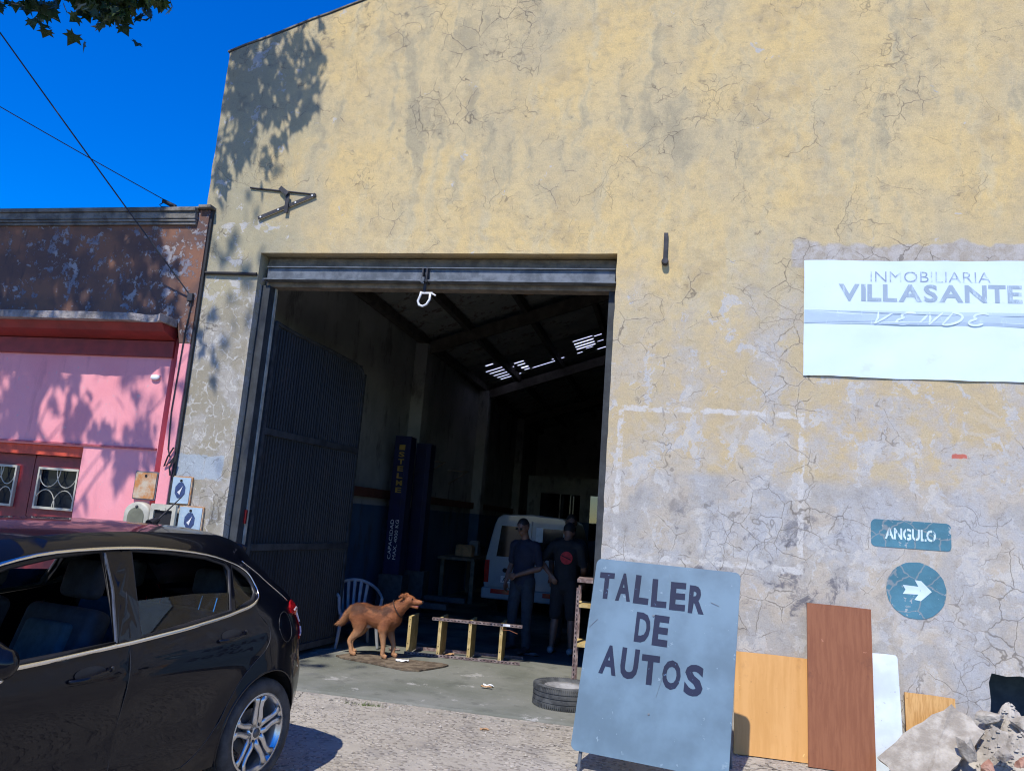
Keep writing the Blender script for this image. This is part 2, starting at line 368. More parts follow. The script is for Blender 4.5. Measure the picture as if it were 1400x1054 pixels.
def interior_material():
    m = Mat('grimy_interior_plaster'); X, Y, Z = m.xyz()
    up = m.mix(m.ss(m.noise(1.1, 7, .62), .38, .62), (.33, .35, .345), (.44, .46, .45))
    lo = m.mix(m.ss(m.noise(1.4, 6), .38, .62), (.06, .12, .22), (.08, .15, .26))
    c = m.mix(m.ss(Z, 1.80, 1.82), lo, up); c = m.mix(m.mul(m.ss(m.noise(3, 5, .7, m.scalev(None, (1, 1, .4))), .52, .68), .6), c, (.08, .085, .08))
    m.set(col=c, rough=.9, spec=.2); m.bump(m.noise(6, 5, .65), .3, .02); return m.m

def sheet_material(name, c1, c2, rust, rough=.55, metal=.3):
    m = Mat(name)
    c = m.mix(m.ss(m.noise(1.3, 7, .65, m.scalev(None, (1.5, 1.5, .5))), .36, .64), c1, c2)
    c = m.mix(m.mul(m.ss(m.noise(4, 5, .72, m.warp(4, .2)), .56, .64), .8), c, rust)
    m.set(col=c, rough=rough, metal=metal); m.bump(m.noise(30, 6), .15, .004); return m.m

def worn_paint(name, col, under, thr=.60, scale=5, rough=.7, cracks=False):
    m = Mat(name); n1 = m.noise(scale, 6, .72); sp = m.noise(scale*5, 4, .7)
    c = m.mix(m.ss(m.noise(2.2, 5), .35, .65), tuple(v*.82 for v in col), tuple(min(1, v*1.15) for v in col))
    c = m.mix(m.ss(n1, thr, thr+.03), c, under); c = m.mix(m.ss(sp, .66, .69), c, under)
    if cracks: c = m.mix(m.mul(m.ss(m.voro(4.2, m.warp(5, .11, detail=3)), .03, .008), .6), c, (.30, .30, .29)); m.bump(m.noise(7, 4, .62), .35, .02)
    m.set(col=c, rough=rough, spec=.3); return m.m

M = {}
M['facade'] = facade_material(); M['parapet'] = parapet_material(); M['pink'] = pink_material()
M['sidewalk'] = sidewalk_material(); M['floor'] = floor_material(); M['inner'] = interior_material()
M['asphalt'] = pm('asphalt', (.05, .05, .052), .9, .2, 3, .4, grain=90)
M['earth'] = pm('dry_ground', (.16, .14, .10), .95, .25, 2, .4)
M['reveal'] = pm('dark_painted_reveal', (.034, .040, .045), .75, .3, 5, .3)
M['coping'] = pm('mouldy_coping', (.16, .15, .13), .9, .4, 6, .5, grain=30, dist=.02)
M['beam'] = pm('weathered_galvanised_steel', (.095, .112, .128), .6, .22, 7, .15, metal=.1, col2=(.16, .18, .20))
M['timber'] = pm('old_brown_timber', (.19, .16, .125), .85, .3, 6, .3)
M['dsteel'] = pm('dark_painted_steel', (.06, .065, .07), .6, .3, 8, .2, metal=.3)
M['csteel'] = pm('cream_edge_steel', (.42, .40, .33), .6, .25, 9, .2)
M['bracket'] = pm('black_iron', (.045, .045, .05), .65, .3, 12, .2, metal=.4)
M['corr'] = sheet_material('corrugated_door_sheet', (.015, .0145, .0155), (.023, .022, .023), (.035, .024, .02))
M['roof'] = sheet_material('corrugated_roof_sheet', (.30, .32, .31), (.40, .41, .39), (.16, .12, .095), .6, .2)
M['purlin'] = pm('roof_timber', (.11, .10, .085), .85, .25, 6, .2)
M['red'] = pm('red_house_trim', (.24, .022, .018), .6, .2, 4, .15)
M['darkred'] = pm('dark_red_door_paint', (.20, .018, .022), .45, .2, 5, .1)
M['whiteiron'] = pm('white_painted_iron', (.62, .60, .55), .6, .15, 14, .1)
M['ledge'] = pm('crumbling_ledge', (.28, .25, .23), .9, .35, 6, .6, grain=25, dist=.03)
M['cable'] = pm('black_cable', (.02, .02, .022), .6, .2, 20, 0)
M['navy'] = pm('navy_lift_enamel', (.004, .006, .045), .45, .2, 6, .05, coat=.3)
M['yellowp'] = pm('yellow_stencil', (.32, .21, .03), .6, .15, 12, 0)
M['whitep'] = pm('white_stencil', (.72, .72, .70), .6, .15, 12, 0)
M['rust'] = pm('rusty_cream_plate', (.56, .47, .33), .75, .1, 9, .2, col2=(.46, .19, .05))
M['bluebox'] = worn_paint('pale_blue_meter_lid', (.36, .47, .53), (.52, .52, .50), .62, 9)
M['inkblue'] = pm('dark_blue_print', (.03, .055, .14), .6, .2, 20, 0)
M['beige'] = pm('beige_plastic', (.44, .42, .33), .5, .12, 8, .1)
M['black'] = pm('dark_void', (.012, .012, .014), .9, .1, 5, 0)
M['signblue'] = worn_paint('scuffed_blue_sign_enamel', (.128, .20, .252), (.20, .28, .33), .68, 3, .5)
M['ink'] = worn_paint('dark_navy_brush_paint', (.008, .014, .042), (.08, .15, .25), .72, 6, .6)
M['teal'] = worn_paint('worn_teal_paint', (.075, .205, .265), (.42, .43, .42), .62, 5, cracks=True)
M['stencil'] = worn_paint('pale_stencil_paint', (.62, .76, .80), (.10, .22, .28), .66, 9)
M['board_tan'] = wood_material('raw_chipboard', (.58, .30, .09), (.66, .36, .125), .35, .6, (.40, .20, .07))
M['board_brown'] = wood_material('brown_veneer', (.225, .082, .034), (.27, .105, .045), 1, .45, (.09, .035, .02))
M['board_oak'] = wood_material('honey_veneer', (.50, .26, .075), (.64, .37, .13), 2.0, .5, (.34, .16, .05))
M['board_white'] = worn_paint('white_board', (.66, .74, .78), (.42, .44, .45), .70, 6)
M['concrete'] = pm('broken_concrete', (.36, .315, .25), .95, .25, 5, .6, col2=(.46, .42, .35), grain=28, dist=.02)
M['brick'] = pm('broken_brick', (.36, .16, .10), .9, .3, 10, .5, col2=(.46, .27, .19), grain=40)
M['rubber'] = pm('tyre_rubber', (.028, .028, .03), .75, .3, 12, .15, col2=(.05, .05, .05))
M['rubber_old'] = pm('dusty_tyre_rubber', (.055, .06, .065), .8, .3, 9, .2, col2=(.10, .105, .105))
M['slot'] = pm('purple_brown_slotted_steel', (.20, .125, .115), .6, .3, 20, .2, metal=.2, col2=(.34, .27, .25))
M['shelf_y'] = pm('mustard_shelf_steel', (.52, .37, .13), .6, .2, 10, .15, col2=(.62, .48, .22))
M['mat'] = pm('worn_fibre_mat', (.12, .085, .055), .95, .35, 9, .6, col2=(.20, .155, .105), grain=80, dist=.01)
M['plastic'] = pm('grey_white_plastic', (.25, .265, .28), .5, .15, 6, .05)
M['paper'] = pm('crumpled_paper', (.78, .80, .82), .8, .06, 10, .2)
M['card'] = pm('cardboard_scrap', (.48, .29, .15), .85, .2, 8, .2)
M['vanwhite'] = pm('van_white_paint', (.30, .34, .38), .35, .08, 3, 0, coat=.4)
M['redlens'] = pm('red_lens', (.42, .008, .012), .18, .15, 20, 0, coat=.6)
M['dglass'] = Mat('dark_glass').set(col=(.01, .012, .014), rough=.06, spec=.6).m
M['clearlens'] = pm('pale_lens', (.62, .58, .58), .15, .1, 20, 0, coat=.5)
M['leafy'] = None
def leaf_material():
    m = Mat('plane_tree_leaf'); oi = m.n('ShaderNodeObjectInfo'); geo = m.n('ShaderNodeNewGeometry')
    r = m.noise(3.0, 2, .5); c = m.mix(m.ss(r, .35, .65), (.014, .032, .007), (.032, .062, .014)); m.set(col=c, rough=.5, spec=.4)
    tr = m.n('ShaderNodeBsdfTranslucent'); m.put(tr.inputs['Color'], (.10, .20, .025)); mx = m.n('ShaderNodeMixShader'); mx.inputs[0].default_value = .06
    out = [n for n in m.t.nodes if n.type == 'OUTPUT_MATERIAL'][0]
    m.t.links.new(m.b.outputs[0], mx.inputs[1]); m.t.links.new(tr.outputs[0], mx.inputs[2]); m.t.links.new(mx.outputs[0], out.inputs[0]); return m.m
M['leafy'] = leaf_material()
M['bark'] = pm('plane_bark', (.20, .18, .13), .9, .35, 5, .5, col2=(.34, .31, .24))
def thin_glass(name, tint, refl=.08):
    m = Mat(name); out = [n for n in m.t.nodes if n.type == 'OUTPUT_MATERIAL'][0]
    tr = m.n('ShaderNodeBsdfTransparent'); m.put(tr.inputs['Color'], tint); gl = m.n('ShaderNodeBsdfGlossy'); gl.inputs['Roughness'].default_value = .02
    lw = m.n('ShaderNodeFresnel'); lw.inputs['IOR'].default_value = 1.5; f = m.math('ADD', lw.outputs[0], refl, clamp=True)
    mx = m.n('ShaderNodeMixShader'); m.put(mx.inputs[0], f); m.t.links.new(tr.outputs[0], mx.inputs[1]); m.t.links.new(gl.outputs[0], mx.inputs[2]); m.t.links.new(mx.outputs[0], out.inputs[0]); return m.m
M['glass'] = thin_glass('tinted_window_glass', (.50, .66, .60), .0)
M['houseglass'] = thin_glass('house_window_glass', (.30, .34, .36), .06)
def panel_translucent():
    m = Mat('cloudy_fibreglass'); m.set(col=(.7, .7, .74), rough=.6); tr = m.n('ShaderNodeBsdfTranslucent'); m.put(tr.inputs['Color'], (.80, .78, .86))
    out = [n for n in m.t.nodes if n.type == 'OUTPUT_MATERIAL'][0]; m.t.links.new(tr.outputs[0], out.inputs[0]); return m.m
M['fibre'] = panel_translucent()

# ------------------------------------------------------------------ ground
mb = MB(); mb.add([(-900, -900, -.2), (900, -900, -.2), (900, 900, -.2), (-900, 900, -.2)], [(0, 1, 2, 3)]); struct(mb.build('ground', M['earth']))
def grid_sheet(x0, x1, y0, y1, step, zf):
    nx, ny = max(1, int((x1-x0)/step)), max(1, int((y1-y0)/step)); m = MB()
    vs_ = [(x0+(x1-x0)*i/nx, y0+(y1-y0)*j/ny, zf(x0+(x1-x0)*i/nx, y0+(y1-y0)*j/ny)) for j in range(ny+1) for i in range(nx+1)]
    return m.add(vs_, [(j*(nx+1)+i, j*(nx+1)+i+1, (j+1)*(nx+1)+i+1, (j+1)*(nx+1)+i) for j in range(ny) for i in range(nx)])
def walk_z(x, y): return -.016 + .006*fx(x, y, 0, 2.1) + .004*fx(x, y, 3, 7) + .003*fx(x, y, 5, 18)
struct(grid_sheet(-7.4, 5.4, -6.2, .012, .05, walk_z).build('sidewalk', M['sidewalk'], smooth=True, fix=False))
mb = MB(); mb.box(-60, -7.402, -6.2, -.09, -.12, -.016); mb.box(5.402, 60, -6.2, -.005, -.12, -.016); struct(mb.build('sidewalk', M['sidewalk']))
mb = MB(); mb.box(-60, 60, -6.36, -6.203, -.19, -.012); struct(mb.build('kerb', M['concrete'], bevel=.02))
mb = MB(); mb.add([(-300, -15, -.15), (300, -15, -.15), (300, -6.36, -.15), (-300, -6.36, -.15)], [(0, 1, 2, 3)]); struct(mb.build('road', M['asphalt']))
def floor_z(x, y): return .006 + .003*fx(x, y, 0, 1.4) - (.010 if y < .03+.03*fx(x, 0, 0, 5) else 0)
mbf = grid_sheet(-4.36, -.60, -.02, .42, .02, floor_z)
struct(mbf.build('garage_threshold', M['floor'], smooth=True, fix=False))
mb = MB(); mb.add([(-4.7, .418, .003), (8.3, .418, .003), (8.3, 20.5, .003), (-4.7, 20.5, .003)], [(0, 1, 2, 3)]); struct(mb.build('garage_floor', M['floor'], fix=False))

n = 70; fe = [(-4.38+3.78*i/n, -.15+.025*fx(i*.21, 0, 0, 1)+.015*fx(i*.8, 3, 0, 1)) for i in range(n+1)]; bk_ = [(-4.38+3.78*i/n, -.028+.012*fx(i*.5, 7, 0, 1)) for i in range(n+1)]
mb = MB(); mb.prism(fe+bk_[::-1], -.03, .000, 'z'); struct(mb.build('threshold_strip', M['sidewalk']))
# ------------------------------------------------------------------ workshop building
shop = thing('workshop_building', 'tall gabled workshop with cracked yellow plaster front and wide open doorway', 'building')
SL = .346; XL, XR, ZL = -5.14, 8.6, 6.78; XP = (XL+XR)/2
def coping_z(x): return ZL + SL*(min(x, XR+XL-x)-XL)
top = []
k = 0
xs = [XL + (XP-XL)*i/34 for i in range(35)]
top = [(x, coping_z(x)+.018*fx(x, 0, 0, 3.7)+.010*fx(x, 2, 0, 11)) for x in xs] + [(x, coping_z(x)) for x in (XR-1, XR)]
leftedge = [(XL+.010*fx(0, z, 1, 4)+.006*fx(0, z, 4, 15), z) for z in [6.7-.19*i for i in range(35)]]
outline = [(XR, -.15)] + top[::-1] + leftedge + [(XL, -.15), (-4.40, -.15)]
jl = [(-4.40+.006*fx(0, z, 7, 6), z) for z in [.2*i for i in range(22)]]
jr = [(-.585+.008*fx(0, z, 9, 7)+.005*fx(0, z, 2, 21), z) for z in [4.30-.12*i for i in range(36)]]
outline += jl + [(-4.40, 4.365)] + [(-4.2+.2*i, 4.366+.004*fx(i, 0, 3, .7)) for i in range(18)] + [(-.585, 4.37)] + jr + [(-.585, -.15)]
hole = [(2.60, .20), (2.585, .42), (2.60, .6), (2.588, .74), (2.61, .815), (2.72, .80), (2.82, .815), (2.98, .785), (3.15, .80), (3.3, .76), (3.32, .3), (3.2, .2)]
slab(MB(), outline, [hole], 0, .30).build('front_wall', M['facade'], shop)
mb = MB()
for a, b in zip(top[:-1], top[1:]):
    if a[0] < XP-.01: mb.hexa([(a[0]-.02, -.012, a[1]+.002), (b[0]-.02, -.012, b[1]+.002), (b[0]-.02, .33, b[1]+.002), (a[0]-.02, .33, a[1]+.002), (a[0]-.02, -.012, a[1]+.02), (b[0]-.02, -.012, b[1]+.02), (b[0]-.02, .33, b[1]+.02), (a[0]-.02, .33, a[1]+.02)])
mb.build('coping', M['coping'], shop)
ROOF0 = 4.98
def roof_z(x): return ROOF0 + .35*(x+4.75)
slab(MB(), [(-4.75, -.1), (XR-.3, -.1), (XR-.3, 4.8), (XP, roof_z(XP)+.1), (-4.75, 5.1)], [], 20.3, 20.6).build('back_wall', M['inner'], shop)
mb = MB(); mb.box(-5.05, -4.75, .302, 20.6, -.1, 5.02); mb.build('side_wall', M['inner'], shop)
mb = MB(); mb.box(XR-.3, XR, .302, 20.6, -.1, 5.02); mb.build('side_wall', M['inner'], shop)
for y in (6.35, 11.4, 16.4):
    mb = MB(); mb.box(-4.748, -4.50, y-.17, y+.17, 0, 4.86); mb.build('wall_pier', M['inner'], shop, bevel=.01)
mb = MB(); mb.box(-4.748, -4.66, .32, 20.2, 1.93, 2.07); mb.build('wall_rail', pm('red_brown_rail', (.14, .055, .035), .7, .2), shop)
mb = MB(); mb.box(-4.70, -4.56, .32, 20.28, 4.86, 5.00); mb.build('wall_plate', M['purlin'], shop)
roof = bpy.data.objects.new('roof', None); COL.objects.link(roof); roof.parent = shop
def corr_sheet(x0, x1, width, pitch=.09, amp=.018):             # ribs run up the slope
    m = MB(); n = int(width/pitch*4); V = []
    for i in range(n+1):
        y = width*i/n; dz = amp*sin(2*pi*y/pitch); V += [(x0, y, roof_z(x0)+dz), (x1, y, roof_z(x1)+dz)]
    return m.add(V, [(2*i, 2*i+1, 2*i+3, 2*i+2) for i in range(n)]).mesh('roof_sheet', fix=False, smooth=True)
spans = [(-5.1, -3.2), (-3.3, -.9), (-1.0, XP)]
meshes = [corr_sheet(a, b, 1.03) for a, b in spans]
for i in range(20):
    y = .30 + i*1.0
    for k, me in enumerate(meshes):
        if k < 2 and 9.29 <= y+.02 and y < 11.28: continue
        o = link('roof_sheet', me, M['roof'], roof); o.location = (0, y, .008*k + .006*(i % 2))
# broken stretch of roof: narrow gaps with cloudy panes lying over them
slits = [(-4.25, -4.08, 9.62, 9.70)]
for j, y in enumerate((10.15, 10.42, 10.72, 11.0, 11.25, 11.45)):
    x0 = -4.36+.03*j; slits.append((x0, x0+random.uniform(.35, .6), y, y+.055))
    if j in (0, 1, 2, 3): slits.append((x0+.66, -3.46+random.uniform(-.1, .05), y+.02, y+(.15 if j == 2 else .09)))
slits += [(-3.42, -2.86, 11.08, 11.13), (-3.40, -2.80, 11.32, 11.37), (-3.40, -3.12, 11.40, 11.49), (-2.86, -2.76, 10.35, 10.42), (-2.84, -2.72, 10.55, 10.66), (-2.92, -2.80, 10.85, 10.9), (-2.78, -2.64, 11.0, 11.06)]
for j, y in enumerate((9.86, 10.12, 10.38, 10.62)): slits.append((-2.30, -1.86, y, y+(.05 if j < 1 else .085)))
slits += [(-1.83, -1.62, 9.95, 10.0), (-1.80, -1.60, 10.5, 10.54), (-1.86, -1.25, 11.2, 11.26), (-2.33, -2.2, 11.02, 11.07), (-2.1, -1.93, 10.82, 10.86)]
def hx(poly): return [(x, y) for x, y in poly]
V, F = cdt([(-5.1, 9.28), (-.9, 9.28), (-.9, 11.34+.0), (-.9, 11.62), (-5.1, 11.62)], [[(a, c), (b, c), (b, d), (a, d)] for a, b, c, d in slits])
MB().add([(x, y, roof_z(x)+.012) for x, y in V], F).build('roof_sheet', M['roof'], roof, fix=False)
for a, b, c, d in slits:
    MB().add([(a-.02, c-.02, roof_z(a-.02)+.016), (b+.02, c-.02, roof_z(b+.02)+.016), (b+.02, d+.02, roof_z(b+.02)+.016), (a-.02, d+.02, roof_z(a-.02)+.016)], [(0, 1, 2, 3)]).build('skylight_pane', M['fibre'], roof, fix=False)
MB().add([(XP-.1, .3, roof_z(XP)), (XR, .3, 4.95), (XR, 20.6, 4.95), (XP-.1, 20.6, roof_z(XP))], [(0, 1, 2, 3)]).build('roof_slope', M['roof'], roof, fix=False)
for x in (-3.78, -2.72, -1.55, -.4, .7):
    mb = MB(); z = roof_z(x); mb.box(x-.045, x+.045, .31, 20.3, z-.19, z-.03); mb.build('purlin', M['purlin'], roof)
for y in (6.35, 11.4, 16.4):
    z0, z1 = roof_z(-4.5)-.22, roof_z(XP)-.22
    mb = MB(); mb.hexa([(-4.7, y-.06, z0-.22), (XP, y-.06, z1-.22), (XP, y+.06, z1-.22), (-4.7, y+.06, z0-.22), (-4.7, y-.06, z0), (XP, y-.06, z1), (XP, y+.06, z1), (-4.7, y+.06, z0)]); mb.build('rafter', M['purlin'], roof)
mb = MB(); mb.box(-2.68, -2.50, 5.45, 5.80, roof_z(-2.6)-.03, roof_z(-2.6)-.012); mb.build('lit_roof_patch', pm('sunlit_patch_tint', (.62, .42, .22), .7), roof)  # sunlit spot at a roof beam, its light put into a pale orange colour
# doorway: lintel beam, timber behind it, frame posts
mb = MB(); mb.box(-4.34, -.60, .085, .092, 4.10, 4.225); mb.box(-4.36, -.59, .045, .15, 4.085, 4.099); mb.box(-4.34, -.60, .06, .14, 4.226, 4.236); mb.build('lintel_beam', M['beam'], shop)
mb = MB(); mb.box(-4.39, -.60, .155, .30, 4.035, 4.36); mb.build('lintel_timber', M['timber'], shop, bevel=.006)
mb = MB(); mb.box(-4.396, -4.30, .10, .296, 0, 4.033); mb.build('frame_post', M['reveal'], shop, bevel=.006)
mb = MB(); mb.box(-4.298, -4.283, .21, .25, 0, 4.03); mb.build('frame_post', M['csteel'], shop)
mb = MB(); mb.box(-.66, -.592, .16, .296, 0, 4.033); mb.build('frame_post', M['reveal'], shop, bevel=.006)
mb = MB(); mb.box(-4.302, -4.275, .18, .207, 1.50, 1.64); mb.build('reflector', pm('dull_red_reflector', (.16, .01, .012), .4), shop)

def door_leaf(hx0, hy0, ang, flip):
    leaf = bpy.data.objects.new('door_leaf', None); COL.objects.link(leaf); leaf.parent = shop; leaf.location = (hx0, hy0, 0); leaf.rotation_euler = (0, 0, ang)
    H = 3.66; Wd = 2.12
    for xa, zt in ((0, H+.02), (Wd-.05, H-.14)): f = MB(); f.box(xa, xa+.05, -.02, .02, .04, zt); f.build('stile', M['dsteel'], leaf)
    for z in (.06, 1.22, 2.45): f = MB(); f.box(.052, Wd-.052, -.03, .03, z, z+.07); f.build('rail', M['dsteel'], leaf)
    f = MB(); f.tube([(.02, 0, H+.02), (.35, 0, H-.01), (1.2, 0, H-.03), (1.85, 0, H-.06), (2.02, 0, H-.11), (2.09, 0, H-.22)], .024, 6); f.build('top_rail', M['dsteel'], leaf)
    for j in range(4):
        a, b = .05+j*.505, .05+(j+1)*.505+.01; m = MB(); n = 40; V = []
        for i in range(n+1):
            x = a+(b-a)*i/n; y = -.004*(j % 2)+.011*(1 if (i//2) % 2 else -1); ztop = H-.02-.03*x/Wd-(.09 if x > 2.0 else 0)
            V += [(x, y, .05), (x, y, ztop)]
        m.add(V, [(2*i, 2*i+1, 2*i+3, 2*i+2) for i in range(n)]).build('corrugated_panel', M['corr'], leaf, fix=False)
    return leaf
door_leaf(-4.30, .30, radians(84.0), 1)
door_leaf(-.50, .32, radians(84), -1)
# rusty fixings along the top of the open leaf
# wall hardware
br = thing('wall_bracket', 'black iron triangular bracket fixed high beside the doorway', 'bracket', (-4.2, 0, 4.75))
mb = MB(); mb.tube([(-.43, -.012, .36), (.36, -.012, .27)], .009, 6); mb.build('top_rod', M['bracket'], br)
def flatbar(m, p0, p1, w, t):
    p0, p1 = Vector(p0), Vector(p1); d = (p1-p0).normalized(); s_ = Vector((-d.z, 0, d.x))*w/2
    a = [p0-s_, p1-s_, p1+s_, p0+s_]; m.hexa([(q.x, q.y-t, q.z) for q in a]+[(q.x, q.y, q.z) for q in a])
mb = MB(); flatbar(mb, (-.28, -.02, 0), (.36, -.02, .265), .038, .006); mb.build('flat_bar', M['bracket'], br)
mb = MB(); flatbar(mb, (-.06, -.03, .345), (.05, -.05, .262), .05, .010); flatbar(mb, (.045, -.03, .27), (.045, -.03, .06), .042, .010); mb.build('holder', M['bracket'], br)
for t in (.05, .36, .66, .95):
    mb = MB(); x, z = -.28+.64*t, .265*t; mb.lathe([(0, -.033), (.010, -.033), (.010, -.027)], 8, 'y', (x, 0, z)); mb.build('bolt', M['whitep'], br)
pin = thing('wall_bar', 'short upright black iron bar bolted to yellow wall right of doorway', 'bar', (-.125, 0, 4.26))
mb = MB(); mb.box(-.020, .020, -.035, -.006, .0, .31); mb.build('bar', M['bracket'], pin, bevel=.004)
mb = MB(); mb.lathe([(0, -.06), (.028, -.06), (.034, -.045), (.034, -.002)], 12, 'y', (0, 0, .02)); mb.build('bolt', M['bracket'], pin)
hk = thing('lifting_shackle', 'pale steel shackle hanging from trolley on the doorway beam', 'shackle', (-2.53, .09, 3.88))
mb = MB(); mb.box(-.045, -.028, -.06, .05, .19, .34); mb.box(.0, .017, -.06, .05, .19, .34); mb.build('trolley_plate', M['bracket'], hk, bevel=.003)
mb = MB(); mb.box(-.035, -.008, -.07, -.06, .17, .24); mb.lathe([(0, -.075), (.02, -.075), (.02, -.06)], 10, 'y', (-.03, 0, .2)); mb.build('trolley_wheel', M['beam'], hk)
mb = MB(); mb.tube([(-.014, -.01, .20), (-.014, -.01, .10)], .016, 8); mb.build('link', M['bracket'], hk)
mb = MB(); mb.tube([(-.045, -.01, .10), (-.058, -.01, .05), (-.075, -.01, -.0), (-.06, -.01, -.04), (-.02, -.01, -.055), (.02, -.01, -.035), (.05, -.01, .02), (.05, -.01, .075)], .0125, 8); mb.build('bow', M['whitep'], hk, smooth=True)
mb = MB(); mb.tube([(-.06, -.01, .085), (.075, -.01, .085)], .012, 8); mb.tube([(.075, -.01, .08), (.11, -.01, .06)], .009, 8); mb.build('pin', M['whitep'], hk)
mb = MB(); mb.tube([(-5.02, -.02, 4.13), (-4.7, -.025, 4.125), (-4.405, -.02, 4.12)], .018, 8); tag(mb.build('wall_cable', M['cable']), 'thick black cable running level across plaster pier left of doorway', 'cable')
# ------------------------------------------------------------------ pink house
house = thing('pink_house', 'low pink house with peeling brown parapet and dark red double door', 'building')
XH = -5.055; XW = -14.0
slab(MB(), [(XW, -.15), (-7.55, -.15), (-7.55, 2.17), (-6.20, 2.17), (-6.20, -.15), (-5.30, -.15), (-5.30, 3.42), (XW, 3.42)], [], .02, .28).build('wall', M['pink'], house)
mb = MB(); mb.box(-5.30, -5.19, .20, .28, -.15, 3.42); mb.build('recess_wall', M['pink'], house)
mb = MB(); mb.box(-5.188, XH, -.05, .28, -.15, 3.33); mb.build('pilaster', M['pink'], house, bevel=.008)
slab(MB(), [(XW, 3.585), (-5.25, 3.585), (-5.188, 3.332), (XH, 3.332), (XH+.012*fx(1, 2), 4.1), (XH, 4.84), (XW, 4.84)], [], -.05, .28).build('parapet', M['parapet'], house)
mb = MB()
for z0, z1, p in ((4.66, 4.69, .03), (4.693, 4.72, .045), (4.723, 4.80, .055), (4.803, 4.845, .075)): mb.box(XW, -5.19, -.05-p, -.051, z0, z1)
mb.box(XW, -5.17, -.085, .30, 4.848, 4.868); mb.build('cornice', M['coping'], house, bevel=.006)
mb = MB(); mb.box(-5.165, XH+.04, -.11, .30, 4.846, 4.88); mb.build('cap', M['coping'], house, bevel=.006)
# broken ledge with red soffit
n = 60; poly = []
for i in range(n+1):
    x = -9.5+(9.5-5.24)*i/n; d = (.30+.02*fx(x, 0, 0, 2.2)+.012*fx(x, 1, 0, 9)) - (.10 if x > -5.62 else 0)*abs(sin(9*x)); poly.append((x, -.05-d))
mb = MB(); mb.prism([(-9.5, -.051)]+poly+[(-5.24, -.051)], 3.50, 3.582, 'z'); mb.build('ledge', M['ledge'], house, bevel=.006)
mb = MB(); mb.hexa([(-9.5, -.20, 3.42), (-5.27, -.20, 3.42), (-5.27, .018, 3.36), (-9.5, .018, 3.36), (-9.5, -.26, 3.498), (-5.27, -.26, 3.498), (-5.27, .018, 3.498), (-9.5, .018, 3.498)]); mb.build('soffit', M['red'], house)
mb = MB(); mb.box(-9.5, -5.27, -.015, .018, 3.18, 3.358); mb.build('red_band', M['red'], house, bevel=.004)
mb = MB(); mb.box(-9.5, -5.31, .0, .018, 2.185, 2.205); mb.build('string_line', pm('dark_pink', (.45, .10, .12), .7), house)
mb = MB(); mb.box(-7.55, -6.20, .06, .10, 2.06, 2.168); mb.build('door_head', pm('orange_red_head', (.55, .07, .03), .6), house)
PANE = Mat('dim_house_pane').set(col=(.012, .018, .026), rough=.12, spec=.15).m
door = bpy.data.objects.new('door', None); COL.objects.link(door); door.parent = house
for x0, x1, gx0, gx1 in ((-6.88, -6.205, -6.79, -6.20), (-7.55, -6.89, -7.47, -6.99)):
    slab(MB(), [(x0, 0), (x1, 0), (x1, 2.055), (x0, 2.055)], [[(gx0, 1.48), (gx1-.08, 1.48), (gx1-.08, 1.93), (gx0, 1.93)]], .14, .18).build('door_panel', M['darkred'], door)
    mb = MB(); gx1 -= .08
    for a, b, c, d in ((gx0, gx1, 1.48, 1.505), (gx0, gx1, 1.905, 1.93), (gx0, gx0+.02, 1.506, 1.904), (gx1-.02, gx1, 1.506, 1.904)): mb.box(a, b, .10, .138, c, d)
    mb.build('window_frame', M['beige'], door)
    mb = MB(); mb.add([(gx0, .165, 1.48), (gx1, .165, 1.48), (gx1, .165, 1.93), (gx0, .165, 1.93)], [(0, 1, 2, 3)]); mb.build('pane', PANE, door, fix=False)
    for cx, cz, a0, a1 in ((.28, 1.905, pi, 2*pi), (.72, 1.905, pi, 2*pi), (.25, 1.505, 0, pi), (.72, 1.505, 0, pi)):
        mb = MB(); mb.tube([(gx0+(gx1-gx0)*(cx+.26*cos(a0+(a1-a0)*i/12)), .115, cz+.185*sin(a0+(a1-a0)*i/12)) for i in range(13)], .0055, 6); mb.build('grille_arc', M['beige'], door)
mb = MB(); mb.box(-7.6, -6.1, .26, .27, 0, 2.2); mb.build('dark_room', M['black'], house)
mb = MB(); mb.box(-5.50, -5.40, .0, .018, 2.96, 2.985); mb.ball((-5.45, .0, 2.96), (.055, .02, .03)); mb.build('wall_fitting', M['whitep'], house)
mb = MB(); mb.box(XW, XH, .281, 9, -.1, 4.2); mb.build('house_block', M['parapet'], house)
mb = MB(); mb.tube([(-5.10, -.062, 3.83), (-5.13, -.06, 3.4), (-5.15, -.06, 2.6), (-5.12, -.06, 2.2), (-5.08, -.07, 2.12)], .007, 6); mb.build('house_wire', M['cable'], house)
# dark joint strip between the two buildings
mb = MB(); mb.box(XH+.003, XH+.028, -.035, -.003, .2, 4.84); mb.build('joint_strip', M['cable'], house)
# overhead cables, slightly sagging
def cable(p0, p1, sag, r): return [tuple(Vector(p0).lerp(Vector(p1), i/24)+Vector((0, 0, -sag*4*(i/24)*(1-i/24)))) for i in range(25)]
c1 = thing('overhead_cable', 'thicker dark cable dropping across the sky to the pink parapet', 'cable', (-5.12, -.07, 3.85))
mb = MB(); P0, P1 = Vector((-6.9, -1.28, 6.31)), Vector((-5.12, -.07, 3.85)); P0 = P1+(P0-P1)*2.6
mb.tube([tuple(v-P1) for v in map(Vector, cable(P0, P1, .05, 0))], .008, 6); mb.build('wire', M['cable'], c1)
mb = MB(); mb.box(-.03, .03, -.02, .02, -.06, .03); mb.build('anchor', M['bracket'], c1, bevel=.006)
c2 = thing('overhead_cable', 'thin dark cable running down to an insulator on the pink house cornice', 'cable', (-5.57, .0, 4.93))
mb = MB(); P0, P1 = Vector((-6.85, -1.17, 5.54)), Vector((-5.57, 0, 4.93)); P0 = P1+(P0-P1)*2.6
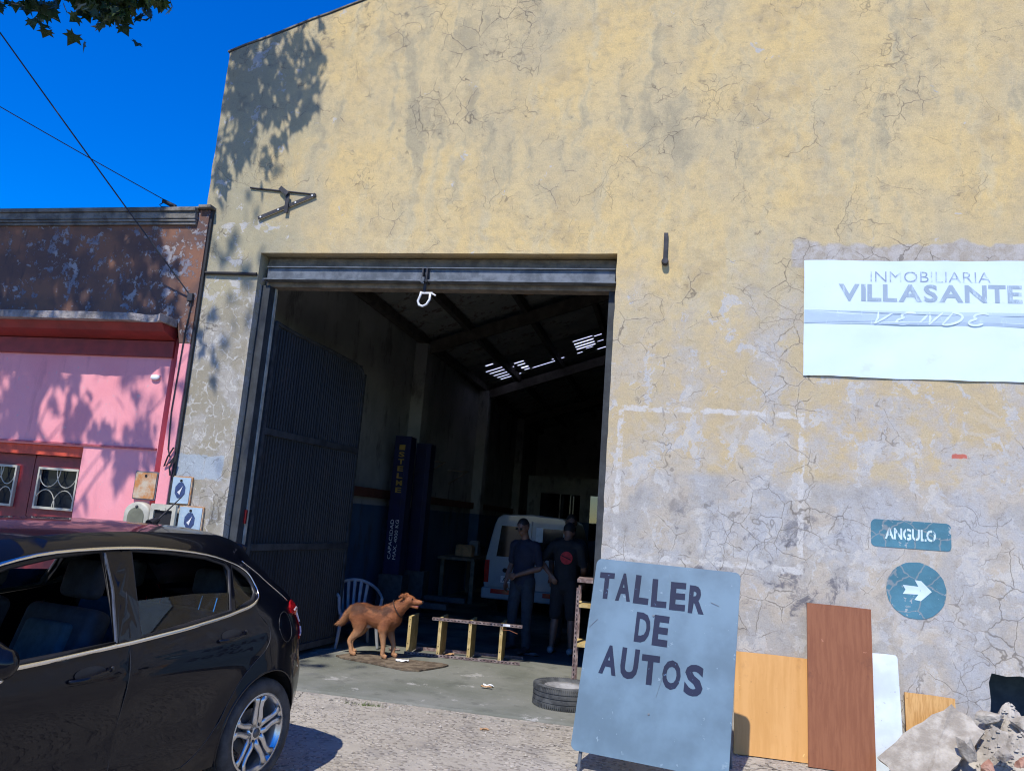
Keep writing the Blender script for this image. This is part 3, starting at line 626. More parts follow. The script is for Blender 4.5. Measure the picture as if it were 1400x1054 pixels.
mb.tube([tuple(v-P1) for v in map(Vector, cable(P0, P1, .04, 0))], .005, 6); mb.build('wire', M['cable'], c2)
mb = MB(); mb.tube([(-.10, -.04, .03), (.04, 0, -.03)], [.022, .026], 8); mb.build('insulator', M['cable'], c2)
mb = MB(); mb.tube([(-.10, -.02, .02), (-.15, -.02, -.01), (-.12, -.02, -.035), (.0, 0, -.035)], .006, 6); mb.build('loop', M['cable'], c2)

# ------------------------------------------------------------------ meter boxes by the pier
def lid(name, x0, x1, z0, z1, y, mat, label, marks):
    t = thing(name, label, 'meter box', ((x0+x1)/2, y, z0)); w = (x1-x0)/2; h = z1-z0
    mb = MB(); mb.prism(rounded(-w, w, 0, h, .012), -.03, -.004); mb.build('lid', mat, t)
    fr_ = MB(); slab(fr_, rounded(-w-.012, w+.012, -.012, h+.012, .015), [rounded(-w+.001, w-.001, .001, h-.001, .012)], -.022, 0); fr_.build('frame', M['rust'] if marks != 'none' else M['beam'], t)
    mb = MB(); mb.lathe([(0, -.036), (.014, -.036), (.014, -.03)], 10, 'y', (0, 0, h-.035)); mb.build('keyhole', M['black'], t)
    if marks == 'oct':
        mb = MB(); mb.prism([(.062*cos(pi/8+i*pi/4), h*.5+.085*sin(pi/8+i*pi/4)) for i in range(8)], -.0335, -.0305); mb.build('emblem', M['inkblue'], t)
        mb = MB(); mb.prism([(-.028, h*.5-.02), (.0, h*.5+.005), (.028, h*.5+.045), (.012, h*.5-.005), (.002, h*.5-.045)], -.0365, -.034); mb.build('emblem', M['whitep'], t)
    return t
lid('utility_box', -5.48, -5.235, 1.675, 1.945, .012, M['rust'], 'rusty orange and cream meter lid, upper left on pink wall', 'none')
lid('utility_box', -5.035, -4.82, 1.655, 1.92, -.004, M['bluebox'], 'pale blue meter lid with dark emblem, higher of the two on the pier', 'oct')
lid('utility_box', -4.90, -4.645, 1.355, 1.625, -.004, M['bluebox'], 'pale blue meter lid with dark emblem, lower one nearest the doorway', 'oct')
t = thing('utility_box', 'beige rounded plastic meter hood low on the pink wall', 'meter box', (-5.36, .018, 1.30))
arch = [(-.15, 0), (.15, 0), (.15, .22)]+[(.15*cos(a), .22+.12*sin(a)) for a in [pi*i/12 for i in range(1, 12)]]+[(-.15, .22)]
mb = MB(); mb.prism(arch, -.10, 0); mb.build('hood', M['beige'], t, bevel=.02, smooth=True)
mb = MB(); mb.prism([(x*.62, .03+z*.74) for x, z in arch], -.108, -.1005); mb.build('window', pm('dull_olive_window', (.16, .16, .11), .3), t)
mb = MB(); mb.ball((0, -.105, .29), .016); mb.build('screw', M['bracket'], t)
t = thing('utility_box', 'open beige meter box frame with dark empty inside', 'meter box', (-5.055, -.05, 1.30))
mb = MB(); slab(mb, rounded(-.145, .145, 0, .335, .012), [rounded(-.105, .105, .035, .275, .008)], -.035, -.004); mb.build('frame', M['beige'], t)
mb = MB(); mb.box(-.105, .105, -.012, -.006, .035, .275); mb.build('inside', M['black'], t)
mb = MB(); mb.box(-.03, .03, -.04, -.0355, .27, .30); mb.build('catch', M['beige'], t)
mb = MB(); mb.tube([(-5.05, -.07, 2.22), (-5.10, -.075, 2.12), (-5.13, -.07, 2.02), (-5.07, -.07, 2.06), (-5.03, -.07, 2.12), (-5.06, -.075, 2.0), (-5.05, -.06, 1.93)], .009, 6); tag(mb.build('loose_wires', M['cable']), 'tangle of loose black wires above the meter lids', 'wires')

# ------------------------------------------------------------------ banner
ban = thing('sale_banner', 'white real estate banner with faded blue grey lettering on the wall', 'banner', (1.14, 0, 3.22))
def ban_m():
    m = Mat('white_vinyl'); c = m.mix(m.ss(m.noise(1.2, 5), .35, .65), (.66, .80, .86), (.70, .83, .88)); c = m.mix(m.mul(m.ss(m.noise(3, 8, .7), .60, .70), .35), c, (.55, .60, .60))
    m.set(col=c, rough=.5); m.bump(m.noise(2.2, 3), .25, .03); return m.m
def faded(name, col, thr):
    m = Mat(name); st = m.noise(4.5, 8, .7, m.scalev(m.warp(6, .08), (3.2, 3.2, .8))); m.set(col=m.mix(m.ss(st, thr, thr+.16), col, (.62, .76, .83)), rough=.5); return m.m
def ban_y(x, z): return -.012-.007*fx(x, z, 0, 1.7)-.004*fx(x, z, 4, 5)
nx, nz = 60, 26; BW, BH = 2.62, 1.085; vs_ = []
for j in range(nz+1):
    for i in range(nx+1):
        x, z = BW*i/nx, BH*j/nz; zz = z+(.008*fx(x, 0, 0, 2)+.006*fx(x, 3, 0, 7))*(1 if j in (0, nz) else .3); vs_.append((x+.006*fx(z, 5, 0, 3)*(i == 0), ban_y(x, z), zz))
mb = MB(); mb.add(vs_, [(j*(nx+1)+i, j*(nx+1)+i+1, (j+1)*(nx+1)+i+1, (j+1)*(nx+1)+i) for j in range(nz) for i in range(nx)]).build('sheet', ban_m(), ban, smooth=True, fix=False)
def on_banner(me, x, z, off, mat, name='lettering', rot=0):
    me.transform(Matrix.Translation((x, 0, z)) @ Matrix.Rotation(rot, 4, 'Y') @ UPRIGHT)
    bm = bmesh.new(); bm.from_mesh(me)
    bmesh.ops.subdivide_edges(bm, edges=[e for e in bm.edges if e.calc_length() > .15], cuts=2)
    for v in bm.verts: v.co.y = ban_y(v.co.x, v.co.z)-off
    bm.to_mesh(me); bm.free(); return link(name, me, mat, ban)
def glyph_t(bold):                                                # plain capital T, drawn as one outline
    t = .045+bold; me = bpy.data.meshes.new('t'); V_, F_ = cdt([(-.27, .70+bold-2*t), (-t, .70+bold-2*t), (-t, -bold), (t, -bold), (t, .70+bold-2*t), (.27, .70+bold-2*t), (.27, .70+bold), (-.27, .70+bold)])
    me.from_pydata([(x, y, 0) for x, y in V_], [], F_); return me
def letters_mesh(body, bold, gap):
    bm = bmesh.new(); x = 0
    for ch in body:
        me = glyph_t(bold) if ch == 'T' else text_mesh(ch, 1, bold); xs_ = [v.co.x for v in me.vertices]; me.transform(Matrix.Translation((x-min(xs_), 0, 0))); bm.from_mesh(me); x += max(xs_)-min(xs_)+gap; bpy.data.meshes.remove(me)
    me = bpy.data.meshes.new(body); bm.to_mesh(me); bm.free(); return me
def fit_text(body, width, height, bold=0, shear=0):
    me = letters_mesh(body, bold, .05) if 'T' in body else text_mesh(body, 1, bold, shear); xs_ = [v.co.x for v in me.vertices]; ys_ = [v.co.y for v in me.vertices]
    me.transform(Matrix.Translation((-min(xs_), -min(ys_), 0))); me.transform(Matrix.Diagonal((width/(max(xs_)-min(xs_)), height/(max(ys_)-min(ys_)), 1, 1))); return me
fade = faded('faded_blue_grey_print', (.27, .34, .46), .46); fade2 = faded('faded_grey_print', (.33, .42, .50), .52)
on_banner(fit_text('INMOBILIARIA', .985, .098, -.012), .57, .885, .0025, fade)
on_banner(fit_text('VILLASANTE', 1.50, .165, .028), .30, .70, .0025, fade2)
V, F = cdt(rounded(.004, 2.6, .487, .612, .002, 1), [], [(.04*i, .487+.03*j) for i in range(1, 65) for j in range(1, 4)])
mb = MB(); mb.add([(x, ban_y(x, z)-.0045, z) for x, z in V], F).build('band', faded('faded_band', (.45, .57, .68), .56), ban, fix=False)
BW_ = pm('banner_white_print', (.68, .81, .87), .5, .05, 6, 0)
def brush(pts, w, x0, off):                                       # slanted brush stroke on the band
    P_ = [Vector((x0+x*.15+z*.075, .492+z*.112)) for x, z in pts]; L_, R_ = [], []
    for i, p in enumerate(P_):
        d_ = (P_[min(i+1, len(P_)-1)]-P_[max(i-1, 0)]).normalized(); n_ = Vector((-d_.y, d_.x))*w*(.5 if i in (0, len(P_)-1) else 1); L_.append(p+n_); R_.append(p-n_)
    mb = MB(); mb.add([(p.x, ban_y(p.x, p.y)-off, p.y) for p in L_+R_], [(i, i+1, len(P_)+i+1, len(P_)+i) for i in range(len(P_)-1)]); mb.build('brush_stroke', BW_, ban, fix=False)
def curve(f, a, b_, n=12): return [f(a+(b_-a)*i/n) for i in range(n+1)]
arcE = lambda t: (.5+.38*cos(t), .27+.25*sin(t)); arcE2 = lambda t: (.5+.34*cos(t), .76+.22*sin(t))
sets = [[[(.05, 1), (.25, .5), (.3, 0)], [(.3, 0), (.6, .5), (.85, 1)]], [curve(arcE2, .5, 4.4), curve(arcE, 1.9, 5.8)], [[(.1, 0), (.2, .5), (.25, 1)], [(.25, 1), (.5, .5), (.65, 0)], [(.65, 0), (.75, .5), (.9, 1)]], [[(.2, 1), (.15, .5), (.1, 0)], curve(lambda t: (.15+.7*sin(t), .5+.5*cos(t)), 0, pi)], [curve(arcE2, .5, 4.4), curve(arcE, 1.9, 5.8)]]
for i, st_ in enumerate(sets):
    for j, p_ in enumerate(st_): brush([(x*1.1, z) for x, z in p_], .010, .55+.195*i, .0075+.0004*j)

# ------------------------------------------------------------------ painted signs on the wall
ps = thing('painted_sign', 'worn teal painted plate with pale stencilled word ANGULO on plaster', 'painted sign', (2.02, 0, 1.87))
mb = MB(); mb.prism([(x+.006*fx(x, z, 0, 20), z+.006*fx(x, z, 3, 20)) for x, z in rounded(-.315, .315, -.115, .115, .04, 6)], -.004, .002); mb.build('ground_paint', M['teal'], ps)
me = fit_text('ANGULO', .40, .098, .03); me.transform(Matrix.Translation((-.205, 0, -.045)) @ UPRIGHT); me.transform(Matrix.Translation((0, -.0055, 0))); link('lettering', me, M['stencil'], ps)
for i in range(6):   # stencil bridges
    mb = MB(); x = -.172+.0685*i; mb.prism([(x-.004, -.05), (x+.004, -.05), (x+.004, .058), (x-.004, .058)], -.0085, -.0062); mb.build('stencil_bridge', M['teal'], ps)
ps2 = thing('painted_sign', 'worn teal painted disc with pale arrow pointing right on plaster', 'painted sign', (2.055, 0, 1.415))
mb = MB(); mb.prism([((.232+.006*fx(cos(a), sin(a), 0, 5))*cos(a), (.232+.006*fx(cos(a), sin(a), 0, 5))*sin(a)) for a in [2*pi*i/56 for i in range(56)]], -.004, .002); mb.build('ground_paint', M['teal'], ps2)
arrow = [(-.11, -.035), (.012, -.03), (-.02, -.075), (.03, -.082), (.115, .0), (.035, .082), (-.015, .085), (.012, .034), (-.11, .04), (-.088, .002)]
V, F = cdt(arrow); mb = MB(); mb.add([(x+.005, -.0058, z) for x, z in V], F).build('arrow', M['stencil'], ps2, fix=False)

# ------------------------------------------------------------------ standing sign TALLER DE AUTOS
sg = thing('standing_sign', 'blue sheet metal standing sign lettered TALLER DE AUTOS by the doorway', 'sign', (-.085, -1.27, 0), radians(-10))
SW, SH = 1.125, 1.43
tilt = Matrix.Translation((0, 0, .115)) @ Matrix.Rotation(radians(-17), 4, 'X') @ Matrix.Rotation(radians(.6), 4, 'Y')
def on_sign(o): o.matrix_local = tilt; return o
mb = MB(); pl = rounded(-SW/2, SW/2, 0, SH, .045, 6); slab(mb, pl, [], -.006, .006, extra=[(x*.18, z*.2) for x in range(-2, 3) for z in range(1, 7)]); on_sign(mb.build('panel', M['signblue'], sg))
mb = MB(); mb.tube([(x, .012, z) for x, z in rounded(-SW/2+.012, SW/2-.012, .012, SH-.012, .04, 5)], .012, 6, closed=True); on_sign(mb.build('rim', M['beam'], sg))
lines = [('TALLER', -.515, 1.115, .85, .215), ('DE', -.19, .82, .275, .225), ('AUTOS', -.43, .56, .80, .215)]
for body, x, z, wd, ht in lines:
    cw = wd/len(body)
    for i, ch in enumerate(body):
        me = fit_text(ch, cw*.84, ht*random.uniform(.96, 1.03), .04)
        me.transform(Matrix.Translation((x+cw*i, -.0085, z-(.014 if body == 'AUTOS' else .005)*i+random.uniform(-.004, .004))) @ Matrix.Rotation(random.uniform(-.03, .03), 4, 'Y') @ UPRIGHT); on_sign(link('letter', me, M['ink'], sg))
for x, z in ((-.06, 1.03), (-.02, .33)):
    mb = MB(); mb.lathe([(0, -.012), (.008, -.011), (.009, -.0065)], 8, 'y', (x, 0, z)); on_sign(mb.build('rivet', M['beam'], sg))
for x0, z0, x1, z1 in ((-.55, .88, -.49, .95), (.36, 1.18, .42, 1.16), (.03, 1.36, .05, 1.25), (.02, .45, .06, .62)): mb = MB(); mb.hexa([(x0, -.0105, z0), (x1, -.0105, z1), (x1, -.0092, z1), (x0, -.0092, z0), (x0, -.0105, z0+.004), (x1, -.0105, z1+.004), (x1, -.0092, z1+.004), (x0, -.0092, z0+.004)]); on_sign(mb.build('scratch', M['beam'], sg))

for sx in (-1, 1):
    mb = MB(); a = tilt @ Vector((sx*.49, .02, .9)); b = tilt @ Vector((sx*.49, .02, 0)); d = (b-a).normalized(); e = b+d*(-b.z/d.z-.006 if d.z else 0)
    mb.tube([a, (e.x, e.y, -.008)], .014, 8); mb.build('leg', M['beam'], sg)
    mb = MB(); p = tilt @ Vector((sx*.49, .03, 1.25)); mb.tube([p, (p.x, p.y+.38, -.01)], .014, 8); mb.build('back_leg', M['beam'], sg)

# ------------------------------------------------------------------ boards against the wall
def board(name, x0, x1, H, yb, yt, mat, label, t=.018, skew=0, z0=-.012, jag=0):
    o = thing(name, label, 'board', ((x0+x1)/2, yb, z0)); w = (x1-x0)/2; L = sqrt(H*H+(yt-yb)**2)
    pol = [(-w, 0), (w, 0), (w, L*.5), (w+.002, L), (0, L+.004), (-w, L+.002), (-w+.002, L*.4)]
    if jag: pol[2:5] = [(w, L*.975), (w-.012, L-.0), (w*.2, L+.004)]
    mb = MB(); slab(mb, pol, [], -t, 0); b = mb.build('sheet', mat, o); b.rotation_euler = (-atan2(yt-yb, H), skew, 0)
    return o
board('leaning_board', .60, 1.215, .79, -.155, -.022, M['board_tan'], 'wide pale orange chipboard sheet leaning on wall behind blue sign')
board('leaning_board', 1.165, 1.668, 1.245, -.262, -.055, M['board_brown'], 'tall brown veneered board leaning on cracked wall', .028, .01)
board('leaning_board', 1.69, 1.905, .89, -.165, -.022, M['board_white'], 'narrow white painted board leaning between brown board and slab', .016, -.012, jag=1)
board('leaning_board', 1.935, 2.31, .605, -.12, -.02, M['board_oak'], 'short honey coloured striped board leaning behind concrete slab', .016, .02)

# ------------------------------------------------------------------ rubble
mb = MB(); base = [Vector((1.655, -.36, .15)), Vector((1.84, -.56, -.02)), Vector((2.0, -.60, .06)), Vector((2.17, -.52, .20)), Vector((2.43, -.34, .43)), Vector((2.36, -.22, .50)), Vector((2.25, -.16, .575)), Vector((1.95, -.24, .38))]
den = []
for a, b in zip(base, base[1:]+base[:1]):
    for i in range(4): q = a.lerp(b, i/4); den.append(q+Vector((fx(q.x, q.z, 0, 14), fx(q.z, q.x, 3, 14), fx(q.x, q.y, 8, 14)))*.022)
nrm = (base[4]-base[1]).cross(base[7]-base[1]).normalized(); nrm = nrm if nrm.z > 0 else -nrm
cen = sum(den, Vector())/len(den); so = thing('concrete_slab', 'large tilted slab of broken concrete propped on rubble beside leaning boards', 'slab', (2.0, -.4, 0)); org = Vector((2.0, -.4, 0))
V = [q-org for q in den]+[q-org-nrm*(.055+.02*fx(q.x, q.y, 0, 20))+(cen-q)*.04 for q in den]+[cen-org+nrm*.006, cen-org-nrm*.06]; n = len(den)
F = [(i, (i+1) % n, 2*n) for i in range(n)]+[(n+(i+1) % n, n+i, 2*n+1) for i in range(n)]+[((i+1) % n, i, n+i, n+(i+1) % n) for i in range(n)]
MB().add(V, F).build('slab', M['concrete'], so)
def mound_z(x, y):
    a = .46*math.exp(-(((x-2.70)/.42)**2+((y+.10)/.30)**2)) + .30*math.exp(-(((x-3.0)/.5)**2+((y+.5)/.42)**2)) + .12*math.exp(-(((x-2.3)/.4)**2+((y+.45)/.3)**2))
    return -.03 + a*(1+.35*fx(x, y, 0, 6)) + (.035*fx(x, y, 2, 11)+.022*fx(x, y, 4, 24)+.007*fx(x, y, 7, 50))*min(1, a*6)
mb = grid_sheet(1.75, 4.2, -1.2, -.004, .018, mound_z); o = mb.build('rubble_mound', M['concrete'], fix=False, kind='stuff'); tag(o, 'heap of crumbled mortar and concrete under the wall opening', 'rubble')
def chunk(seed, sx, sy, sz, jag=.3):
    rr = random.Random(seed); bm = bmesh.new()
    for i in range(16): 
        v = Vector((rr.uniform(-1, 1), rr.uniform(-1, 1), rr.uniform(-1, 1))); k_ = max(abs(v.x), abs(v.y), abs(v.z)); v = v/k_*(1-jag*rr.random()); bm.verts.new((v.x*sx, v.y*sy, v.z*sz))
    r_ = bmesh.ops.convex_hull(bm, input=bm.verts); bmesh.ops.delete(bm, geom=[g for g in r_['geom_interior'] if isinstance(g, bmesh.types.BMVert)], context='VERTS')
    bmesh.ops.triangulate(bm, faces=list(bm.faces)); bmesh.ops.subdivide_edges(bm, edges=list(bm.edges), cuts=3, use_grid_fill=True)
    for v in bm.verts: q = v.co; d_ = min(sx, sy, sz); v.co = q*(1+.0)+Vector((fx(q.x, q.y, q.z+seed, 22), fx(q.y, q.z, q.x+seed, 22), fx(q.z, q.x, q.y+seed, 22)))*d_*.14+Vector((fx(q.x, q.y, q.z, 70), fx(q.y, q.z, q.x, 70), fx(q.z, q.x, q.y, 70)))*d_*.08
    me = bpy.data.meshes.new('chunk'); bm.to_mesh(me); bm.free(); return me
chunks = [
 ('brick_piece', 2.33, -.62, .23, .055, .05, .05, 'brick', 'square orange brick end at the foot of the rubble heap', 'brick'),
 ('brick_piece', 2.45, -.60, .33, .085, .05, .045, 'concrete', 'pale mortar covered brick half lying aslant on the rubble heap', 'brick'),
 ('brick_piece', 2.56, -.64, .30, .06, .045, .04, 'brick', 'reddish brick piece right of the mortar covered one', 'brick'),
 ('concrete_chunk', 2.25, -.50, .30, .06, .03, .12, 'concrete', 'upright grey concrete shard wedged behind the square brick end', 'rubble'),
 ('concrete_chunk', 2.13, -.62, .05, .07, .06, .055, 'concrete', 'rounded concrete lump in the shade below the tilted slab', 'rubble'),
 ('concrete_chunk', 2.62, -.80, .16, .20, .12, .03, 'concrete', 'flat grey concrete piece at the right front of the heap', 'rubble'),
 ('brick_piece', 2.00, -.80, .02, .05, .04, .035, 'brick', 'small loose brick bit on the pavement before the slab', 'brick'),
 ('concrete_chunk', 2.52, -.18, .50, .09, .08, .05, 'concrete', 'concrete lump on top of the heap by the wall opening', 'rubble'),
 ('concrete_chunk', 2.75, -.25, .50, .10, .08, .06, 'concrete', 'larger concrete lump on the heap in front of the dark opening', 'rubble'),
 ('concrete_chunk', 1.74, -.55, .01, .035, .03, .03, 'paper', 'little white chip on the ground at the slab corner', 'rubble')]
for i, (nm, x, y, z, a, b, c, mt, lb, ct) in enumerate(chunks):
    o = link(nm, chunk(i+3, a, b, c), M[mt]); o.location = (x, y, z); o.rotation_euler = (random.uniform(-.5, .5), random.uniform(-.4, .4), random.uniform(-.8, .8)); tag(o, lb, ct)
# dark cellar space behind the broken opening
mb = MB(); mb.box(2.4, 3.6, .75, .76, -.02, 1.1); mb.build('cellar_wall', pm('blue_grey_cellar_wall', (.09, .13, .17), .9), shop)
mb = MB()
rr = random.Random(5)
for i in range(1500):
    if i < 400: x, y = rr.uniform(-3.2, 3.2), rr.uniform(-2.4, -.05)
    else: x, y = rr.gauss(2.45, .45), rr.gauss(-.6, .26)
    if y > -.1: y = -.12
    s_ = rr.uniform(.004, .013)*(1.5 if i > 300 else 1); s_ *= 1.0; z = max(walk_z(x, y), mound_z(x, y) if x > 1.76 and y > -1.19 else -1)+s_*.2
    mb.add([(x+s_*cos(a)*rr.uniform(.7, 1.2), y+s_*sin(a)*rr.uniform(.7, 1.2), z) for a in (0, 1.3, 2.5, 3.8, 5)]+[(x, y, z+s_*.9)], [(0, 1, 5), (1, 2, 5), (2, 3, 5), (3, 4, 5), (4, 0, 5)])
o = mb.build('loose_grit', M['concrete'], kind='stuff'); tag(o, 'loose grit and crumbs scattered over the pavement', 'grit')
# ------------------------------------------------------------------ the parked black hatchback
def paint_m():
    m = Mat('black_car_paint'); n1 = m.noise(5, 6, .6)
    m.set(col=(.0022, .0032, .007), rough=.35, spec=.05, coat=.55, coatr=m.add(.015, m.mul(m.ss(n1, .5, .75), .10)))
    du = m.n('ShaderNodeBsdfDiffuse'); m.put(du.inputs['Color'], (.16, .14, .12)); mx = m.n('ShaderNodeMixShader'); X, Y, Z = m.xyz()
    f = m.mul(m.ss(m.noise(7, 7, .7), .40, .75), m.math('ADD', m.mul(m.ss(Z, .6, .25), .05), .004)); m.put(mx.inputs[0], f)
    out = [n for n in m.t.nodes if n.type == 'OUTPUT_MATERIAL'][0]; m.t.links.new(m.b.outputs[0], mx.inputs[1]); m.t.links.new(du.outputs[0], mx.inputs[2]); m.t.links.new(mx.outputs[0], out.inputs[0]); return m.m
CP = paint_m(); CHROME = Mat('satin_chrome_trim').set(col=(.72, .70, .66), metal=1.0, rough=.16).m
CBLACK = pm('black_car_plastic', (.012, .012, .014), .5, .2, 20, .1); CSEAT = pm('charcoal_seat_fabric', (.03, .033, .042), .85, .25, 14, .3, grain=150)
CSEAT2 = pm('blue_grey_seat_insert', (.05, .075, .085), .85, .2, 14, .3, grain=150); CRIM = pm('machined_alloy', (.58, .58, .58), .28, .08, 14, .05, metal=.9); CRIMD = pm('dark_alloy', (.10, .105, .115), .4, .2, 14, .05, metal=.6)
car = thing('parked_car', 'glossy black five door hatchback with open front window, parked nose towards street', 'car', (-3.275, -2.37, .018), radians(80)+pi)
car.scale = (1.03, 1.03, 1.03)

def interp(tab, v):
    if v <= tab[0][0]: return tab[0][1]
    for (a, fa), (b, fb) in zip(tab[:-1], tab[1:]):
        if v <= b:
            t = (v-a)/(b-a); t = t*t*(3-2*t)*.5+t*.5; return fa+(fb-fa)*t
    return tab[-1][1]
PROF = [(-.575, .25), (-.625, .33), (-.645, .42), (-.648, .52), (-.635, .60), (-.600, .68), (-.575, .76), (-.56, .86), (-.545, .94), (-.50, 1.01), (-.42, 1.085), (-.30, 1.175), (-.19, 1.265), (-.11, 1.335), (-.13, 1.374), (-.07, 1.399), (.05, 1.424), (.2, 1.447), (.55, 1.461), (.9, 1.464), (1.25, 1.452), (1.55, 1.428), (1.8, 1.392), (1.95, 1.355), (2.15, 1.265), (2.4, 1.145), (2.62, 1.04), (2.74, .985), (2.80, .965), (2.95, .93), (3.12, .875), (3.24, .80), (3.30, .70), (3.325, .58), (3.33, .45), (3.30, .33), (3.24, .24)]
def smooth_prof(P, k):
    out = []
    for i in range(len(P)-1):
        p0, p1, p2, p3 = [Vector(P[max(0, min(len(P)-1, j))]) for j in (i-1, i, i+1, i+2)]
        for q in range(k):
            t = q/k; out.append(.5*((2*p1)+(-p0+p2)*t+(2*p0-5*p1+4*p2-p3)*t*t+(-p0+3*p1-3*p2+p3)*t**3))
    out.append(Vector(P[-1])); return out
SIL = smooth_prof(PROF, 3)
rearp = [(p[1], p[0]) for p in SIL if p[0] < -.06 and p[1] < 1.385]; rearp = sorted(rearp)
frontp = sorted([(p[1], p[0]) for p in SIL if p[0] > 1.9])
topp = sorted([(p[0], p[1]) for p in SIL if p[1] > 1.38 and -.10 < p[0] < 1.9])
def lin(tab, v):
    if v <= tab[0][0]: return tab[0][1]
    for (a, fa), (b, fb) in zip(tab[:-1], tab[1:]):
        if v <= b: return fa+(fb-fa)*((v-a)/(b-a) if b > a else 0)
    return tab[-1][1]
BASE = [(.15, .79), (.28, .825), (.42, .842), (.60, .852), (.76, .868), (.84, .866), (.95, .832), (1.05, .795), (1.2, .735), (1.32, .685), (1.38, .655), (1.47, .60)]
def cy(u, z):                                                    # half width of the body at a point of the side view
    y = interp(BASE, z)
    ur = lin(rearp, z) if z < 1.36 else -.13; d = max(0, u-ur); L = .62
    if d < L: y -= (.20 if z > .98 else .235)*(1-d/L)**2.1
    uf = lin(frontp, z) if z < 1.35 else 1.95; d = max(0, uf-u); L = .75
    if d < L and z < 1.0: y -= .30*(1-d/L)**2.2
    elif d < .4: y -= .08*(1-d/.4)**2
    if -.10 < u < 1.90:
        d = lin(topp, u)-z
        if d < .075: y -= .075*(1-max(0, d)/.075)**2.2
    for cu in (0, 2.538):                                        # wheel arch lips
        r_ = sqrt((u-cu)**2+(z-.31)**2)
        if r_ < .46: y += .016*(1-abs(r_-.36)/.10) if r_ > .36 else .016
    y -= .013*math.exp(-((z-.50)/.10)**2)*(1 if .4 < u < 2.1 else 0)       # door hollow
    return y
def belt(u): return lin([(-.02, 1.115), (.08, 1.085), (.19, 1.060), (.38, 1.026), (.7, .99), (1.05, .962), (1.5, .935), (2.0, .915), (2.45, .905)], u)
WF = [(1.135, belt(1.135)), (1.5, belt(1.5)), (2.0, belt(2.0)), (2.36, .91), (2.42, .95), (2.25, 1.06), (2.05, 1.165), (1.85, 1.25), (1.65, 1.315), (1.42, 1.355), (1.15, 1.372)]
WR = [(1.0, belt(1.0)), (.7, belt(.7)), (.5, belt(.5)), (.33, belt(.33)), (.28, 1.255), (.31, 1.295), (.47, 1.335), (.75, 1.365), (.985, 1.374)]
WQ = [(.30, belt(.30)), (.195, 1.064), (.135, 1.080), (.09, 1.118), (.085, 1.165), (.115, 1.215), (.17, 1.252), (.25, 1.282)]
def arc(cu, r_, a0, a1, n): return [(cu+r_*cos(a0+(a1-a0)*i/n), .31+r_*sin(a0+(a1-a0)*i/n)) for i in range(n+1)]
ga = math.asin((.31-.205)/.362)
out_poly = [tuple(p) for p in SIL] + [(2.538+.362*cos(ga), .205)] + arc(2.538, .362, -ga, pi+ga, 26)[1:-1] + [(2.538-.362*cos(ga), .205), (1.9, .195), (1.2, .195), (.7, .195), (.362*cos(ga), .205)] + arc(0, .362, -ga, pi+ga, 26)[1:-1] + [(-.362*cos(ga), .205)]
steiner = [(-.66+.055*i, .22+.05*j) for i in range(74) for j in range(26)]
def away(p, polys, d=.016):
    for poly in polys:
        for a, b in zip(poly, poly[1:]+poly[:1]):
            ax, ay = a; bx, by = b; L2 = (bx-ax)**2+(by-ay)**2; t = max(0, min(1, ((p[0]-ax)*(bx-ax)+(p[1]-ay)*(by-ay))/L2)) if L2 else 0
            if (p[0]-ax-t*(bx-ax))**2+(p[1]-ay-t*(by-ay))**2 < d*d: return False
    return True
seam_B = [(1.07, belt(1.07)-.005), (1.075, .8), (1.085, .6), (1.09, .4), (1.085, .26)]
seam_R = [(.15, belt(.15)-.004), (.10, 1.0), (.03, .93), (.03, .87), (.07, .80), (.16, .74), (.25, .66), (.33, .55), (.40, .42), (.50, .31), (.60, .26)]
seam_F = [(2.19, belt(2.19)-.005), (2.17, .8), (2.13, .6), (2.11, .4), (2.09, .26)]
front_door_poly = [seam_B[i] for i in range(5)] + seam_F[::-1]; rear_door_poly = [seam_R[i] for i in range(len(seam_R))] + [(1.085, .26)] + seam_B[::-1]
steiner = [p for p in steiner if inpoly(p, out_poly) and away(p, [out_poly, WF, WR, WQ]) and away(p, [front_door_poly, rear_door_poly], .012)]
V2, F2 = cdt(out_poly, [WF, WR, WQ], steiner, [seam_B, seam_R, seam_F, [(.60, .26), (1.085, .26), (2.09, .26)]])
